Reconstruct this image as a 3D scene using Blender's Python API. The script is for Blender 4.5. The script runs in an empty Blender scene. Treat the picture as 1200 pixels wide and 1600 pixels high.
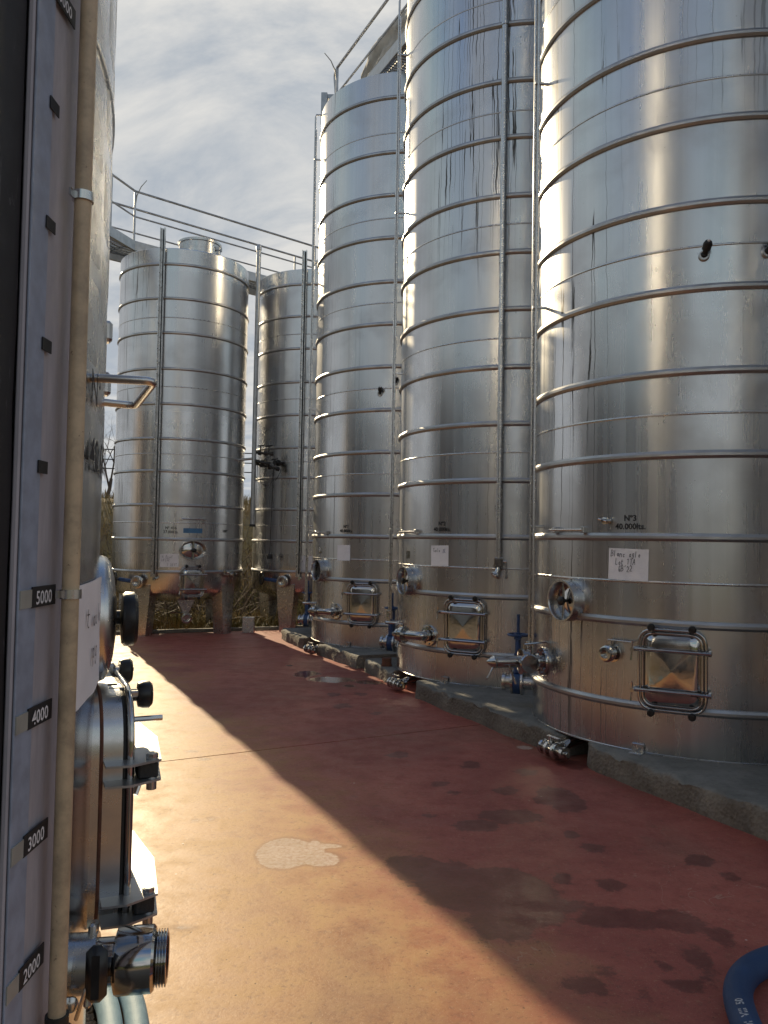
import bpy, bmesh, math, random
import numpy as np
from mathutils import Vector as V, Matrix as M, noise as mnoise

random.seed(7)
rad = math.radians
S = bpy.context.scene
COL = S.collection

# ------------------------------------------------------------------ camera
cam_d = bpy.data.cameras.new('camera')
cam = bpy.data.objects.new('camera', cam_d); COL.objects.link(cam)
cam_d.sensor_fit = 'VERTICAL'; cam_d.sensor_height = 36; cam_d.lens = 36 * 1250 / 1600
cam_d.clip_start = 0.02; cam_d.clip_end = 2000
cam.matrix_world = M.Translation((0, 0, 1.54)) @ M.Rotation(math.pi / 2 + 0.0371, 4, 'X') @ M.Rotation(0.0176, 4, 'Z')
S.camera = cam

# ------------------------------------------------------------------ light
SUN_EL = rad(22.7)
SUN_DIR = V((-0.4345 * math.cos(SUN_EL), 0.9007 * math.cos(SUN_EL), math.sin(SUN_EL))).normalized()
sun_d = bpy.data.lights.new('sun', 'SUN'); sun_d.energy = 4.4; sun_d.angle = rad(0.53)
sun_d.color = (1.0, 0.81, 0.52)
sun = bpy.data.objects.new('sun', sun_d); COL.objects.link(sun)
sun.rotation_euler = (-SUN_DIR).to_track_quat('-Z', 'Y').to_euler()
sun.location = SUN_DIR * 60

S.view_settings.view_transform = 'Standard'; S.view_settings.look = 'None'
S.view_settings.gamma = 1.0; S.view_settings.use_curve_mapping = False
S.view_settings.exposure = 0.55

world = bpy.data.worlds.new('World'); S.world = world; world.use_nodes = True
wt = world.node_tree; wt.nodes.clear()
def wn(t, **k):
    n = wt.nodes.new(t)
    for a, b in k.items(): setattr(n, a, b)
    return n
sky = wn('ShaderNodeTexSky', sky_type='NISHITA', sun_disc=False, sun_elevation=SUN_EL,
         sun_rotation=math.atan2(SUN_DIR.x, SUN_DIR.y), air_density=1.0, dust_density=0.6, ozone_density=3.0, altitude=200)
tc = wn('ShaderNodeTexCoord'); sep = wn('ShaderNodeSeparateXYZ'); wt.links.new(tc.outputs['Generated'], sep.inputs[0])
addz = wn('ShaderNodeMath', operation='MAXIMUM'); wt.links.new(sep.outputs[2], addz.inputs[0]); addz.inputs[1].default_value = 0.0
addz2 = wn('ShaderNodeMath', operation='ADD'); wt.links.new(addz.outputs[0], addz2.inputs[0]); addz2.inputs[1].default_value = 0.22
dx = wn('ShaderNodeMath', operation='DIVIDE'); wt.links.new(sep.outputs[0], dx.inputs[0]); wt.links.new(addz2.outputs[0], dx.inputs[1])
dy = wn('ShaderNodeMath', operation='DIVIDE'); wt.links.new(sep.outputs[1], dy.inputs[0]); wt.links.new(addz2.outputs[0], dy.inputs[1])
cmb = wn('ShaderNodeCombineXYZ'); wt.links.new(dx.outputs[0], cmb.inputs[0]); wt.links.new(dy.outputs[0], cmb.inputs[1])
mp = wn('ShaderNodeMapping'); wt.links.new(cmb.outputs[0], mp.inputs[0])
mp.inputs['Scale'].default_value = (1.0, 1.5, 1); mp.inputs['Rotation'].default_value = (0, 0, rad(28)); mp.inputs['Location'].default_value = (3.1, 1.7, 0)
cn = wn('ShaderNodeTexNoise'); cn.inputs['Scale'].default_value = 1.9; cn.inputs['Detail'].default_value = 9; cn.inputs['Roughness'].default_value = 0.62; cn.inputs['Distortion'].default_value = 0.5
wt.links.new(mp.outputs[0], cn.inputs['Vector'])
cr = wn('ShaderNodeValToRGB'); cr.color_ramp.elements[0].position = 0.40; cr.color_ramp.elements[1].position = 0.61
cr.color_ramp.elements[0].color = (0.0, 0.0, 0.0, 1); cr.color_ramp.elements[1].color = (0.88, 0.88, 0.88, 1)
wt.links.new(cn.outputs['Fac'], cr.inputs[0])
# thin cloud veil: brighter than the blue, a little duller than the glare round the sun
veil = wn('ShaderNodeMixRGB', blend_type='DARKEN'); veil.inputs[0].default_value = 1; wt.links.new(sky.outputs[0], veil.inputs[1]); veil.inputs[2].default_value = (2.1, 2.33, 2.62, 1)
bw = wn('ShaderNodeRGBToBW'); wt.links.new(veil.outputs[0], bw.inputs[0])
cl = wn('ShaderNodeMath', operation='MULTIPLY_ADD'); wt.links.new(bw.outputs[0], cl.inputs[0]); cl.inputs[1].default_value = 1.6; cl.inputs[2].default_value = .15
cc = wn('ShaderNodeMixRGB', blend_type='MULTIPLY'); cc.inputs[0].default_value = 1; cc.inputs[1].default_value = (1.0, 0.98, 0.935, 1)
wt.links.new(cl.outputs[0], cc.inputs[2])
mixc = wn('ShaderNodeMixRGB'); wt.links.new(cr.outputs[0], mixc.inputs[0]); wt.links.new(veil.outputs[0], mixc.inputs[1]); wt.links.new(cc.outputs[0], mixc.inputs[2])
bg = wn('ShaderNodeBackground'); bg.inputs[1].default_value = 0.14; wt.links.new(mixc.outputs[0], bg.inputs[0])
wo = wn('ShaderNodeOutputWorld'); wt.links.new(bg.outputs[0], wo.inputs[0])

S.render.engine = 'CYCLES'
cy = S.cycles
cy.max_bounces = 8; cy.glossy_bounces = 6; cy.diffuse_bounces = 3; cy.transmission_bounces = 4
cy.use_denoising = True; cy.sample_clamp_indirect = 6.0; cy.caustics_reflective = True; cy.blur_glossy = 0.3

# ------------------------------------------------------------------ materials
MAT = {}
class NT:
    def __init__(s, name):
        s.m = bpy.data.materials.new(name); s.m.use_nodes = True; s.t = s.m.node_tree
        s.b = s.t.nodes['Principled BSDF']; MAT[name] = s.m
    def n(s, t, ins=None, **k):
        x = s.t.nodes.new(t)
        for a, b in k.items(): setattr(x, a, b)
        for a, b in (ins or {}).items():
            if hasattr(b, 'is_output'): s.t.links.new(b, x.inputs[a])
            else: x.inputs[a].default_value = b
        return x
    def math(s, op, a, b=0.0, c=0.0, clamp=False):
        return s.n('ShaderNodeMath', {0: a, 1: b, 2: c}, operation=op, use_clamp=clamp).outputs[0]
    def noise(s, vec, scale, detail=4, rough=.55, dist=0., mscale=None, loc=None):
        if mscale: vec = s.n('ShaderNodeMapping', {'Vector': vec, 'Scale': mscale, 'Location': loc or (0, 0, 0)}).outputs[0]
        return s.n('ShaderNodeTexNoise', {'Vector': vec, 'Scale': scale, 'Detail': detail, 'Roughness': rough, 'Distortion': dist}).outputs['Fac']
    def ramp(s, f, p0, p1, v0=0., v1=1.):
        return s.n('ShaderNodeMapRange', {0: f, 1: p0, 2: p1, 3: v0, 4: v1}, interpolation_type='SMOOTHSTEP').outputs[0]
    def mix(s, f, a, b, bt='MIX'):
        def col(c): return c if hasattr(c, 'is_output') else (tuple(c) + (1,) if len(c) == 3 else c)
        return s.n('ShaderNodeMixRGB', {0: f, 1: col(a), 2: col(b)}, blend_type=bt).outputs[0]
    def bump(s, h, strength, dist, normal=None):
        d = {'Height': h, 'Strength': strength, 'Distance': dist}
        if normal: d['Normal'] = normal
        return s.n('ShaderNodeBump', d).outputs[0]
    def set(s, **k):
        for a, b in k.items():
            a = a.replace('_', ' ')
            if hasattr(b, 'is_output'): s.t.links.new(b, s.b.inputs[a])
            else: s.b.inputs[a].default_value = tuple(b) + (1,) if isinstance(b, tuple) and len(b) == 3 and 'Color' in a else b
        return s
    def obj(s): return s.n('ShaderNodeTexCoord').outputs['Object']
    def uv(s): return s.n('ShaderNodeTexCoord').outputs['UV']

def simple(name, col, rough=.5, metal=0., var=.12, scale=14, bump=0., spec=.5):
    t = NT(name); o = t.obj()
    f = t.noise(o, scale, 5, .6)
    c = t.mix(t.ramp(f, .3, .7), tuple(x * (1 - var) for x in col), tuple(min(1, x * (1 + var)) for x in col))
    t.set(Base_Color=c, Metallic=metal, Roughness=t.ramp(f, .25, .75, rough * .8, min(1, rough * 1.2)))
    t.b.inputs['Specular IOR Level'].default_value = spec
    if bump: t.set(Normal=t.bump(t.noise(o, scale * 4, 6, .65), bump, .01))
    return t

def steel_shell(name, drip=1.0, base=(.605, .61, .62), rough=.265, wobble=.34, drip_off=0.0, aniso=.22, win=(2.65, .4, 0.)):
    t = NT(name); uv = t.uv()
    sp = t.n('ShaderNodeSeparateXYZ', {0: uv})
    streak = t.noise(uv, 1, 4, .55, mscale=(20, .16, 1))
    grain = t.noise(uv, 1, 3, .6, mscale=(170, 1.2, 1))
    blot = t.noise(uv, 1.3, 6, .62, .4)
    course = t.n('ShaderNodeTexWhiteNoise', {'W': t.math('FLOOR', t.math('DIVIDE', t.math('SUBTRACT', sp.outputs[1], 1.30), 1.118))}, noise_dimensions='1D').outputs[0]
    dirt = t.ramp(blot, .42, .75)
    c = t.mix(t.ramp(streak, .3, .72), tuple(x * .91 for x in base), base)
    c = t.mix(t.math('MULTIPLY', dirt, .45), c, (.36, .345, .34))
    c = t.mix(t.math('MULTIPLY', course, .14), c, (.50, .50, .51))
    # thin run marks left by rain and spilt must
    wv = t.noise(uv, 1, 3, .6, mscale=(.7, 3.2, 1))
    du = t.math('MULTIPLY_ADD', wv, .05, sp.outputs[0])
    dv = t.n('ShaderNodeCombineXYZ', {0: t.math('MULTIPLY', du, 9.0), 1: t.math('MULTIPLY', sp.outputs[1], .10), 2: drip_off}).outputs[0]
    dn = t.n('ShaderNodeTexNoise', {'Vector': dv, 'Scale': 1.0, 'Detail': 2.0, 'Roughness': .6}).outputs['Fac']
    line = t.math('SUBTRACT', 1.0, t.ramp(t.math('ABSOLUTE', t.math('SUBTRACT', dn, .5)), .003, .012))
    zone = t.math('MULTIPLY', t.math('SUBTRACT', 1., t.ramp(t.math('ABSOLUTE', t.math('SUBTRACT', sp.outputs[0], win[0])), win[1] * .6, win[1] * 1.2)), t.ramp(sp.outputs[1], win[2] - .8, win[2] + .8))
    zone = t.math('MAXIMUM', zone, t.math('MULTIPLY', .45, t.ramp(t.noise(uv, 1, 2, .5, mscale=(.55, .22, 1), loc=(drip_off * 3.1, drip_off, 0)), .58, .70)))
    brk = t.ramp(t.noise(uv, 1, 4, .7, mscale=(9, .9, 1)), .36, .50)
    dm = t.math('MULTIPLY', t.math('MULTIPLY', line, zone), t.math('MULTIPLY', brk, 1.0 * drip), clamp=True)
    c = t.mix(dm, c, (.10, .095, .09))
    spot = t.n('ShaderNodeTexVoronoi', {'Vector': uv, 'Scale': 9.0}).outputs['Distance']
    sm = t.math('MULTIPLY', t.math('SUBTRACT', 1.0, t.ramp(spot, .02, .045)), .5)
    c = t.mix(sm, c, (.14, .13, .12))
    r = t.math('ADD', t.ramp(streak, .25, .75, rough - .02, rough + .03), t.math('MULTIPLY', dirt, .07))
    r = t.math('ADD', r, t.math('MULTIPLY_ADD', course, .05, -.025))
    r = t.math('ADD', r, t.math('MULTIPLY', dm, .25))
    big = t.noise(uv, 1, 2, .5, mscale=(1.5, .75, 1))
    n1 = t.bump(big, wobble, .022)
    n1 = t.bump(t.noise(uv, 1, 3, .55, mscale=(4.5, .5, 1)), wobble * .28, .010, n1)
    n2 = t.bump(grain, .012, .003, n1)
    tan = t.n('ShaderNodeTangent', direction_type='RADIAL', axis='Z').outputs[0]
    t.set(Base_Color=c, Metallic=1.0, Roughness=r, Anisotropic=aniso, Anisotropic_Rotation=0.25, Normal=n2, Tangent=tan)
    return t

steel_shell('shell_a', 1.0, drip_off=2.0)
steel_shell('shell_b', 1.2, drip_off=7.3, win=(3.5, .55, 4.6))
steel_shell('shell_c', .5, drip_off=4.1)
steel_shell('shell_d', .7, drip_off=9.4)
steel_shell('shell_near', .5, base=(.52, .525, .54), rough=.15, wobble=.3, drip_off=1.2, aniso=.0)
t = NT('polished'); o = t.obj(); f = t.noise(o, 22, 5, .6)
t.set(Base_Color=t.mix(f, (.44, .425, .41), (.54, .525, .51)), Metallic=1.0, Roughness=t.ramp(f, .3, .75, .06, .15), Normal=t.bump(t.noise(o, 6, 3), .08, .01))
t = NT('satin'); o = t.obj(); f = t.noise(o, 16, 6, .65)
t.set(Base_Color=t.mix(t.ramp(f, .3, .8), (.57, .565, .56), (.47, .46, .45)), Metallic=1.0, Roughness=t.ramp(f, .3, .75, .24, .34))
t = NT('hoop_steel'); o = t.obj(); f = t.noise(o, 3, 5, .6)
t.set(Base_Color=t.mix(t.ramp(f, .35, .75), (.49, .49, .495), (.37, .365, .36)), Metallic=1.0, Roughness=t.ramp(f, .3, .75, .36, .50))
simple('galvanised', (.42, .43, .44), .42, .85, .18, 9)
simple('black_plastic', (.014, .014, .015), .35, 0, .3, 30)
simple('black_rubber', (.02, .02, .02), .6, 0, .3, 40, .2)
simple('blue_paint', (.02, .055, .15), .38, 0, .25, 20, .1)
simple('paper', (.78, .77, .80), .85, 0, .05, 9, .15)
simple('ink', (.02, .02, .03), .6)
simple('blue_ink', (.02, .05, .20), .6)
simple('hose_print', (.38, .39, .42), .7, 0, .4, 90)
simple('white_print', (.75, .75, .78), .6)
simple('stencil', (.015, .015, .017), .6)
simple('sticker_blue', (.06, .17, .32), .5, 0, .1)
simple('tarpaulin', (.50, .47, .41), .8, 0, .22, 5, .3)
simple('rust', (.12, .045, .025), .8, 0, .4, 30, .3)
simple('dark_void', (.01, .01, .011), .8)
simple('wire', (.02, .02, .022), .6)
simple('bark', (.09, .075, .065), .9, 0, .3, 8, .4)
# clouded yellow sight tube
t = NT('sight_tube'); o = t.obj(); f = t.noise(o, 18, 6, .7); g = t.ramp(t.noise(o, 90, 3, .6), .66, .74)
c = t.mix(t.ramp(f, .35, .75), (.55, .42, .27), (.32, .25, .17)); c = t.mix(t.math('MULTIPLY', g, .8), c, (.09, .06, .04))
t.set(Base_Color=c, Roughness=.42, Subsurface_Weight=0.0)
# gauge board: weathered pale lilac-grey
t = NT('gauge_board'); o = t.obj(); f = t.noise(o, 1, 6, .65, mscale=(30, 30, 6)); g = t.ramp(t.noise(o, 55, 5, .7), .68, .78)
c = t.mix(t.ramp(f, .35, .7), (.31, .30, .335), (.41, .39, .425)); c = t.mix(t.math('MULTIPLY', g, .6), c, (.12, .11, .11))
t.set(Base_Color=c, Roughness=.55)
simple('gauge_edge', (.27, .31, .40), .5, 0, .15, 30)
t = NT('dark_reflection'); o = t.obj(); f = t.noise(o, 1, 6, .7, .6, mscale=(40, 40, 7)); g = t.noise(o, 6, 4, .6)  # dark mirror image on the shell put into colour, with paler residue flecks
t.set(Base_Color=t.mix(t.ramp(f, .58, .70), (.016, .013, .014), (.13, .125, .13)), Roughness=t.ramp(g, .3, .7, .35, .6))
simple('tape', (.33, .33, .30), .4, 0, .1, 30)
# hoses
t = NT('blue_hose'); o = t.obj(); f = t.noise(o, 220, 3, .6)
t.set(Base_Color=t.mix(t.ramp(t.noise(o, 7), .35, .7), (.010, .036, .105), (.018, .052, .14)), Roughness=.62, Normal=t.bump(f, .35, .003))
t = NT('pale_hose'); o = t.obj(); f = t.noise(o, 160, 3, .6)
t.set(Base_Color=t.mix(t.ramp(t.noise(o, 9), .35, .7), (.15, .26, .33), (.21, .33, .40)), Roughness=.65, Normal=t.bump(f, .4, .004))
# concrete plinth
t = NT('plinth_concrete'); o = t.obj()
f = t.noise(o, 3.2, 8, .65); g = t.noise(o, 26, 8, .72); v = t.n('ShaderNodeTexVoronoi', {'Vector': o, 'Scale': 42.0}).outputs['Distance']
nz = t.n('ShaderNodeSeparateXYZ', {0: t.n('ShaderNodeNewGeometry').outputs['Normal']}).outputs[2]
top = t.ramp(nz, .5, .85)
c = t.mix(t.ramp(f, .35, .7), (.13, .11, .09), (.21, .185, .155)); c = t.mix(t.math('MULTIPLY', t.ramp(g, .48, .72), .7), c, (.07, .05, .035))
c2 = t.mix(t.ramp(f, .3, .7), (.12, .118, .11), (.22, .215, .20)); c2 = t.mix(t.math('MULTIPLY', t.ramp(g, .5, .75), .6), c2, (.07, .065, .06))
c = t.mix(top, c, c2)
t.set(Base_Color=c, Roughness=.9, Normal=t.bump(v, t.ramp(top, 0, 1, .7, .12), .012, t.bump(g, .6, .02)))
# red oxide concrete yard
t = NT('red_concrete'); o = t.obj()
A = lambda n: t.n('ShaderNodeAttribute', attribute_name=n).outputs['Fac']
n1 = t.noise(o, .9, 7, .62, .6); n2 = t.noise(o, 5.5, 8, .68); n3 = t.noise(o, 46, 5, .7); n4 = t.noise(o, 190, 3, .7)
c = t.mix(t.ramp(n1, .32, .68), (.27, .066, .052), (.38, .105, .078))
c = t.mix(t.math('MULTIPLY', t.ramp(n2, .45, .7), .45), c, (.17, .05, .04))
dustf = t.math('MULTIPLY', t.ramp(t.math('ADD', A('dust'), t.math('MULTIPLY_ADD', n1, 1.1, t.math('MULTIPLY', n2, .5))), .85, 1.55), .72)  # dusty tan that also carries the warm sunlight of the lit strip
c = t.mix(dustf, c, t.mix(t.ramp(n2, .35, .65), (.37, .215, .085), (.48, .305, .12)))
c = t.mix(t.math('MULTIPLY', t.ramp(t.noise(o, .55, 5, .6, .8, loc=(5, 2, 0), mscale=(1, 1, 1)), .50, .68), .45), c, (.19, .10, .07))
c = t.mix(t.math('MULTIPLY', t.ramp(n3, .56, .72), .55), c, (.43, .26, .15))
c = t.mix(t.math('MULTIPLY', t.ramp(n3, .46, .34), .45), c, (.13, .05, .035))
mot = t.noise(o, 16, 7, .7, .5)
c = t.mix(t.math('MULTIPLY', t.ramp(mot, .52, .70), .38), c, (.16, .075, .05))
c = t.mix(t.math('MULTIPLY', t.ramp(n4, .60, .72), .6), c, (.58, .47, .34))
vs1 = t.n('ShaderNodeTexVoronoi', {'Vector': o, 'Scale': 5.5}); wsp = t.math('MULTIPLY', t.math('SUBTRACT', 1., t.ramp(vs1.outputs['Distance'], .02, .045)), t.ramp(n1, .5, .56))
c = t.mix(t.math('MULTIPLY', wsp, .8), c, (.70, .64, .56))
vor = t.n('ShaderNodeTexVoronoi', {'Vector': o, 'Scale': 24.0}); pit = t.math('MULTIPLY', t.math('SUBTRACT', 1., t.ramp(vor.outputs['Distance'], .05, .13)), t.ramp(n2, .5, .58))
c = t.mix(t.math('MULTIPLY', pit, .75), c, (.05, .03, .022))
scr = t.math('MULTIPLY', t.math('SUBTRACT', 1., t.ramp(t.math('ABSOLUTE', t.math('SUBTRACT', t.noise(o, 1.7, 3, .5, 2.2), .5)), .0008, .0035)), t.ramp(n1, .5, .62))
c = t.mix(t.math('MULTIPLY', scr, .35), c, (.5, .38, .28))
ed = t.math('MULTIPLY_ADD', t.math('SUBTRACT', n2, .5), .30, t.math('MULTIPLY', t.math('SUBTRACT', n3, .5), .05))
dampm = t.math('MULTIPLY', t.ramp(t.math('ADD', t.math('SUBTRACT', A('damp'), .002), ed), -.010, .022), t.ramp(n3, .3, .6, .65, 1.))
pudm = t.ramp(t.math('ADD', t.math('SUBTRACT', A('pud'), .11), ed), -.01, .03)
palem = t.ramp(t.math('ADD', A('pale'), t.math('MULTIPLY', ed, .28)), -.004, .008)
paleEdge = t.math('SUBTRACT', t.ramp(t.math('ADD', A('pale'), t.math('MULTIPLY', ed, .35)), -.03, .0), palem)
c = t.mix(t.math('MULTIPLY', paleEdge, .6), c, (.22, .10, .05))
c = t.mix(t.math('MULTIPLY', palem, t.ramp(n3, .35, .65, .4, .8)), c, t.mix(n3, (.38, .30, .25), (.62, .53, .46)))
wet = t.math('MAXIMUM', dampm, pudm)
c = t.mix(t.math('MULTIPLY', wet, .66), c, (.07, .015, .012))
r = t.ramp(n2, .3, .7, .46, .66)
r = t.math('SUBTRACT', r, t.math('MULTIPLY', dampm, .12)); r = t.math('MULTIPLY_ADD', palem, .15, r)
r = t.n('ShaderNodeMixRGB', {0: pudm, 1: r, 2: (.10, .10, .10, 1)}).outputs[0]
dry = t.math('SUBTRACT', 1., pudm)
bmp = t.bump(t.math('MULTIPLY_ADD', pit, -.6, t.math('MULTIPLY_ADD', n4, .25, n3)), t.math('MULTIPLY', dry, .26), .004, t.bump(n2, t.math('MULTIPLY', dry, .12), .01))
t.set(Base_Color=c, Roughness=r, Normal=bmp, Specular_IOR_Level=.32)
# ground beyond the yard
t = NT('dry_earth'); o = t.obj(); f = t.noise(o, .35, 8, .65); g = t.noise(o, 7, 8, .7)
c = t.mix(t.ramp(f, .35, .65), (.13, .09, .05), (.20, .16, .075)); c = t.mix(t.math('MULTIPLY', t.ramp(g, .45, .7), .6), c, (.07, .05, .03))
t.set(Base_Color=c, Roughness=.95, Normal=t.bump(g, .8, .08))
t = NT('gravel_mat'); o = t.obj(); vv = t.n('ShaderNodeTexVoronoi', {'Vector': o, 'Scale': 60.0})
t.set(Base_Color=t.mix(t.noise(o, 35, 3), (.10, .08, .06), (.30, .25, .19)), Roughness=.9, Normal=t.bump(vv.outputs['Distance'], .8, .01))
t = NT('straw'); o = t.obj(); f = t.noise(o, .6, 4, .6); g = t.n('ShaderNodeObjectInfo').outputs['Random']
t.set(Base_Color=t.mix(t.ramp(f, .35, .65), (.24, .165, .065), (.12, .11, .035)), Roughness=.8)
simple('twig', (.075, .055, .042), .9, 0, .35, 5)

# ------------------------------------------------------------------ mesh builder
I4 = M.Identity(4)
class MB:
    def __init__(s): s.v = []; s.f = []; s.uv = {}
    def add(s, vs, fs, X=I4):
        o = len(s.v); s.v += [tuple(X @ V(p)) for p in vs]; s.f += [tuple(o + i for i in q) for q in fs]; return s
    def box(s, c, sz, X=I4, ch=0.0):
        a, b, d = (k / 2 for k in sz); c = V(c)
        if ch <= 0:
            vs = [(c.x + i * a, c.y + j * b, c.z + k * d) for i in (-1, 1) for j in (-1, 1) for k in (-1, 1)]
            return s.add(vs, [(0, 1, 3, 2), (4, 6, 7, 5), (0, 4, 5, 1), (2, 3, 7, 6), (0, 2, 6, 4), (1, 5, 7, 3)], X)
        bm = bmesh.new()
        for i in (-1, 1):
            for j in (-1, 1):
                for k in (-1, 1):
                    bm.verts.new((c.x + i * a, c.y + j * (b - ch), c.z + k * (d - ch)))
                    bm.verts.new((c.x + i * (a - ch), c.y + j * b, c.z + k * (d - ch)))
                    bm.verts.new((c.x + i * (a - ch), c.y + j * (b - ch), c.z + k * d))
        bmesh.ops.convex_hull(bm, input=bm.verts); bm.verts.index_update()
        s.add([v.co[:] for v in bm.verts], [tuple(v.index for v in f.verts) for f in bm.faces], X); bm.free(); return s
    def tube(s, pts, r, n=10, closed=False, X=I4, caps=True):
        P = [V(p) for p in pts]; m = len(P); rs = r if isinstance(r, (list, tuple)) else [r] * m
        T = []
        for i in range(m):
            a = P[(i - 1) % m] if (closed or i) else P[i]; b = P[(i + 1) % m] if (closed or i < m - 1) else P[i]
            T.append((b - a).normalized() if (b - a).length > 1e-9 else V((0, 0, 1)))
        u = T[0].orthogonal().normalized(); vs = []
        for i in range(m):
            u = (u - T[i] * u.dot(T[i])).normalized(); w = T[i].cross(u)
            for k in range(n):
                an = 2 * math.pi * k / n; vs.append(P[i] + (u * math.cos(an) + w * math.sin(an)) * rs[i])
        fs = []
        for i in range(m if closed else m - 1):
            j = (i + 1) % m
            for k in range(n): fs.append((i * n + k, i * n + (k + 1) % n, j * n + (k + 1) % n, j * n + k))
        if caps and not closed: fs += [tuple(range(n - 1, -1, -1)), tuple((m - 1) * n + k for k in range(n))]
        return s.add(vs, fs, X)
    def cyl(s, a, b, r, n=16, X=I4): return s.tube([a, b], r, n, X=X)
    def lathe(s, prof, n=24, X=I4, cap=True):
        vs = [(r * math.cos(2 * math.pi * k / n), r * math.sin(2 * math.pi * k / n), z) for r, z in prof for k in range(n)]
        fs = [(i * n + k, i * n + (k + 1) % n, (i + 1) * n + (k + 1) % n, (i + 1) * n + k) for i in range(len(prof) - 1) for k in range(n)]
        if cap:
            if prof[0][0] > 1e-6: fs.append(tuple(range(n - 1, -1, -1)))
            if prof[-1][0] > 1e-6: fs.append(tuple((len(prof) - 1) * n + k for k in range(n)))
        return s.add(vs, fs, X)
    def prism(s, out, z0, z1, X=I4):
        n = len(out); vs = [(x, y, z0) for x, y in out] + [(x, y, z1) for x, y in out]
        fs = [(i, (i + 1) % n, n + (i + 1) % n, n + i) for i in range(n)] + [tuple(range(n - 1, -1, -1)), tuple(range(n, 2 * n))]
        return s.add(vs, fs, X)
    def mesh(s, name, mat, sharp=35):
        me = bpy.data.meshes.new(name); me.from_pydata(s.v, [], s.f)
        if s.uv:
            ul = me.uv_layers.new(name='UVMap')
            for p in me.polygons:
                for li in p.loop_indices: ul.data[li].uv = s.uv[me.loops[li].vertex_index] if me.loops[li].vertex_index in s.uv else (0, 0)
        me.materials.append(MAT[mat]); me.polygons.foreach_set('use_smooth', [True] * len(me.polygons))
        me.update()
        if sharp: me.set_sharp_from_angle(angle=rad(sharp))
        return me
    def build(s, name, mat, parent=None, sharp=35): return link(name, s.mesh(name, mat, sharp), parent)

def link(name, me, parent=None):
    o = bpy.data.objects.new(name, me); COL.objects.link(o)
    if parent: o.parent = parent
    return o
def empty(name, loc=(0, 0, 0), rz=0.):
    o = bpy.data.objects.new(name, None); COL.objects.link(o); o.location = loc; o.rotation_euler = (0, 0, rz); return o
def tag(o, label=None, cat=None, group=None, kind=None):
    for k, v in (('label', label), ('category', cat), ('group', group), ('kind', kind)):
        if v: o[k] = v
    return o
CACHE = {}
def cached(key, name, mat, fn, parent, sharp=35):
    if key not in CACHE:
        b = MB(); fn(b); CACHE[key] = b.mesh(name, mat, sharp)
    return link(name, CACHE[key], parent)
def fr(R, az, z, out=0.):
    a = rad(az); c, s_ = math.cos(a), math.sin(a)
    return M(((-s_, 0, c, (R + out) * c), (c, 0, s_, (R + out) * s_), (0, 1, 0, z), (0, 0, 0, 1)))
def fillet(pts, r, n=5, closed=False):
    out = []; m = len(pts)
    for i in range(m):
        p = V(pts[i])
        if not closed and i in (0, m - 1): out.append(p); continue
        a = (V(pts[i - 1]) - p); b = (V(pts[(i + 1) % m]) - p); rr = min(r, a.length * .49, b.length * .49)
        a.normalize(); b.normalize()
        for k in range(n + 1):
            q = k / n; out.append(p + a * rr * (1 - q) ** 2 + b * rr * q ** 2)
    return out
def rrect(w, h, r, n=6, z=0.):
    return [tuple(p) for p in fillet([(-w / 2, -h / 2, z), (w / 2, -h / 2, z), (w / 2, h / 2, z), (-w / 2, h / 2, z)], r, n, True)]
def wrapper(R, az, z0):
    def f(x, y, off):
        a = rad(az) + x / R; return ((R + off) * math.cos(a), (R + off) * math.sin(a), z0 + y)
    return f
def flatmap(X): return lambda x, y, off: tuple(X @ V((x, y, off)))

def text_geo(s, size, align='CENTER', shear=0., bold=0.):
    cu = bpy.data.curves.new('t', 'FONT'); cu.body = s; cu.size = size; cu.align_x = align; cu.shear = shear; cu.resolution_u = 2; cu.offset = bold
    ob = bpy.data.objects.new('t', cu); COL.objects.link(ob)
    me = bpy.data.meshes.new_from_object(ob.evaluated_get(bpy.context.evaluated_depsgraph_get()))
    vs = [v.co[:] for v in me.vertices]; fs = [tuple(p.vertices) for p in me.polygons]
    bpy.data.objects.remove(ob); bpy.data.curves.remove(cu); bpy.data.meshes.remove(me)
    return vs, fs
def lettering(lines, mapf, mat, parent, off=.003, name='lettering', shear=0., bold=0., align='CENTER'):
    b = MB()
    for s, size, x, y in lines:
        vs, fs = text_geo(s, size, align, shear, bold); o = len(b.v)
        b.v += [mapf(x + p[0], y + p[1], off) for p in vs]; b.f += [tuple(o + i for i in q) for q in fs]
    return b.build(name, mat, parent, None)

# handwriting: pen strokes on a 4 x 8 grid (descenders go below 0)
GL = {'B': '00 08|08 28 37 35 14|14 34 43 31 00', 'l': '10 18', 'a': '33 24 13 11 20 31 34|31 40', 'n': '04 00|03 14 24 33 30', 'c': '33 24 13 11 20 31',
      'o': '24 13 11 20 31 33 24', 'g': '33 24 13 11 20 31|34 3- 2= 1-', 'e': '12 32 33 24 13 11 20 31', 't': '17 11 20 30|05 35', 'I': '10 18', 'T': '07 48|27 20',
      'A': '00 28 40|13 33', 'S': '37 28 17 15 24 33 31 20 11', "'": '28 16', '2': '06 18 27 36 34 00 40', 'L': '08 00 30', 'G': '37 28 16 12 20 31 33 23', 'u': '04 01 10 21 24|21 30',
      'U': '08 01 10 31 38', 'p': '14 1=|13 24 33 31 20 11', 'V': '08 20 48', 'i': '14 10|16 17', 'R': '00 08 28 36 14 04|14 40', 's': '33 24 13 22 31 20 11', 'N': '00 08 40 48',
      'E': '38 08 00 30|04 24', '1': '06 28 20', 'C': '37 28 16 12 20 31', 'P': '00 08 28 36 14 04', 'b': '18 10 20 31 33 24 13', 'O': '28 16 12 20 32 36 28', 'Z': '08 38 00 30', ' ': ''}
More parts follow.
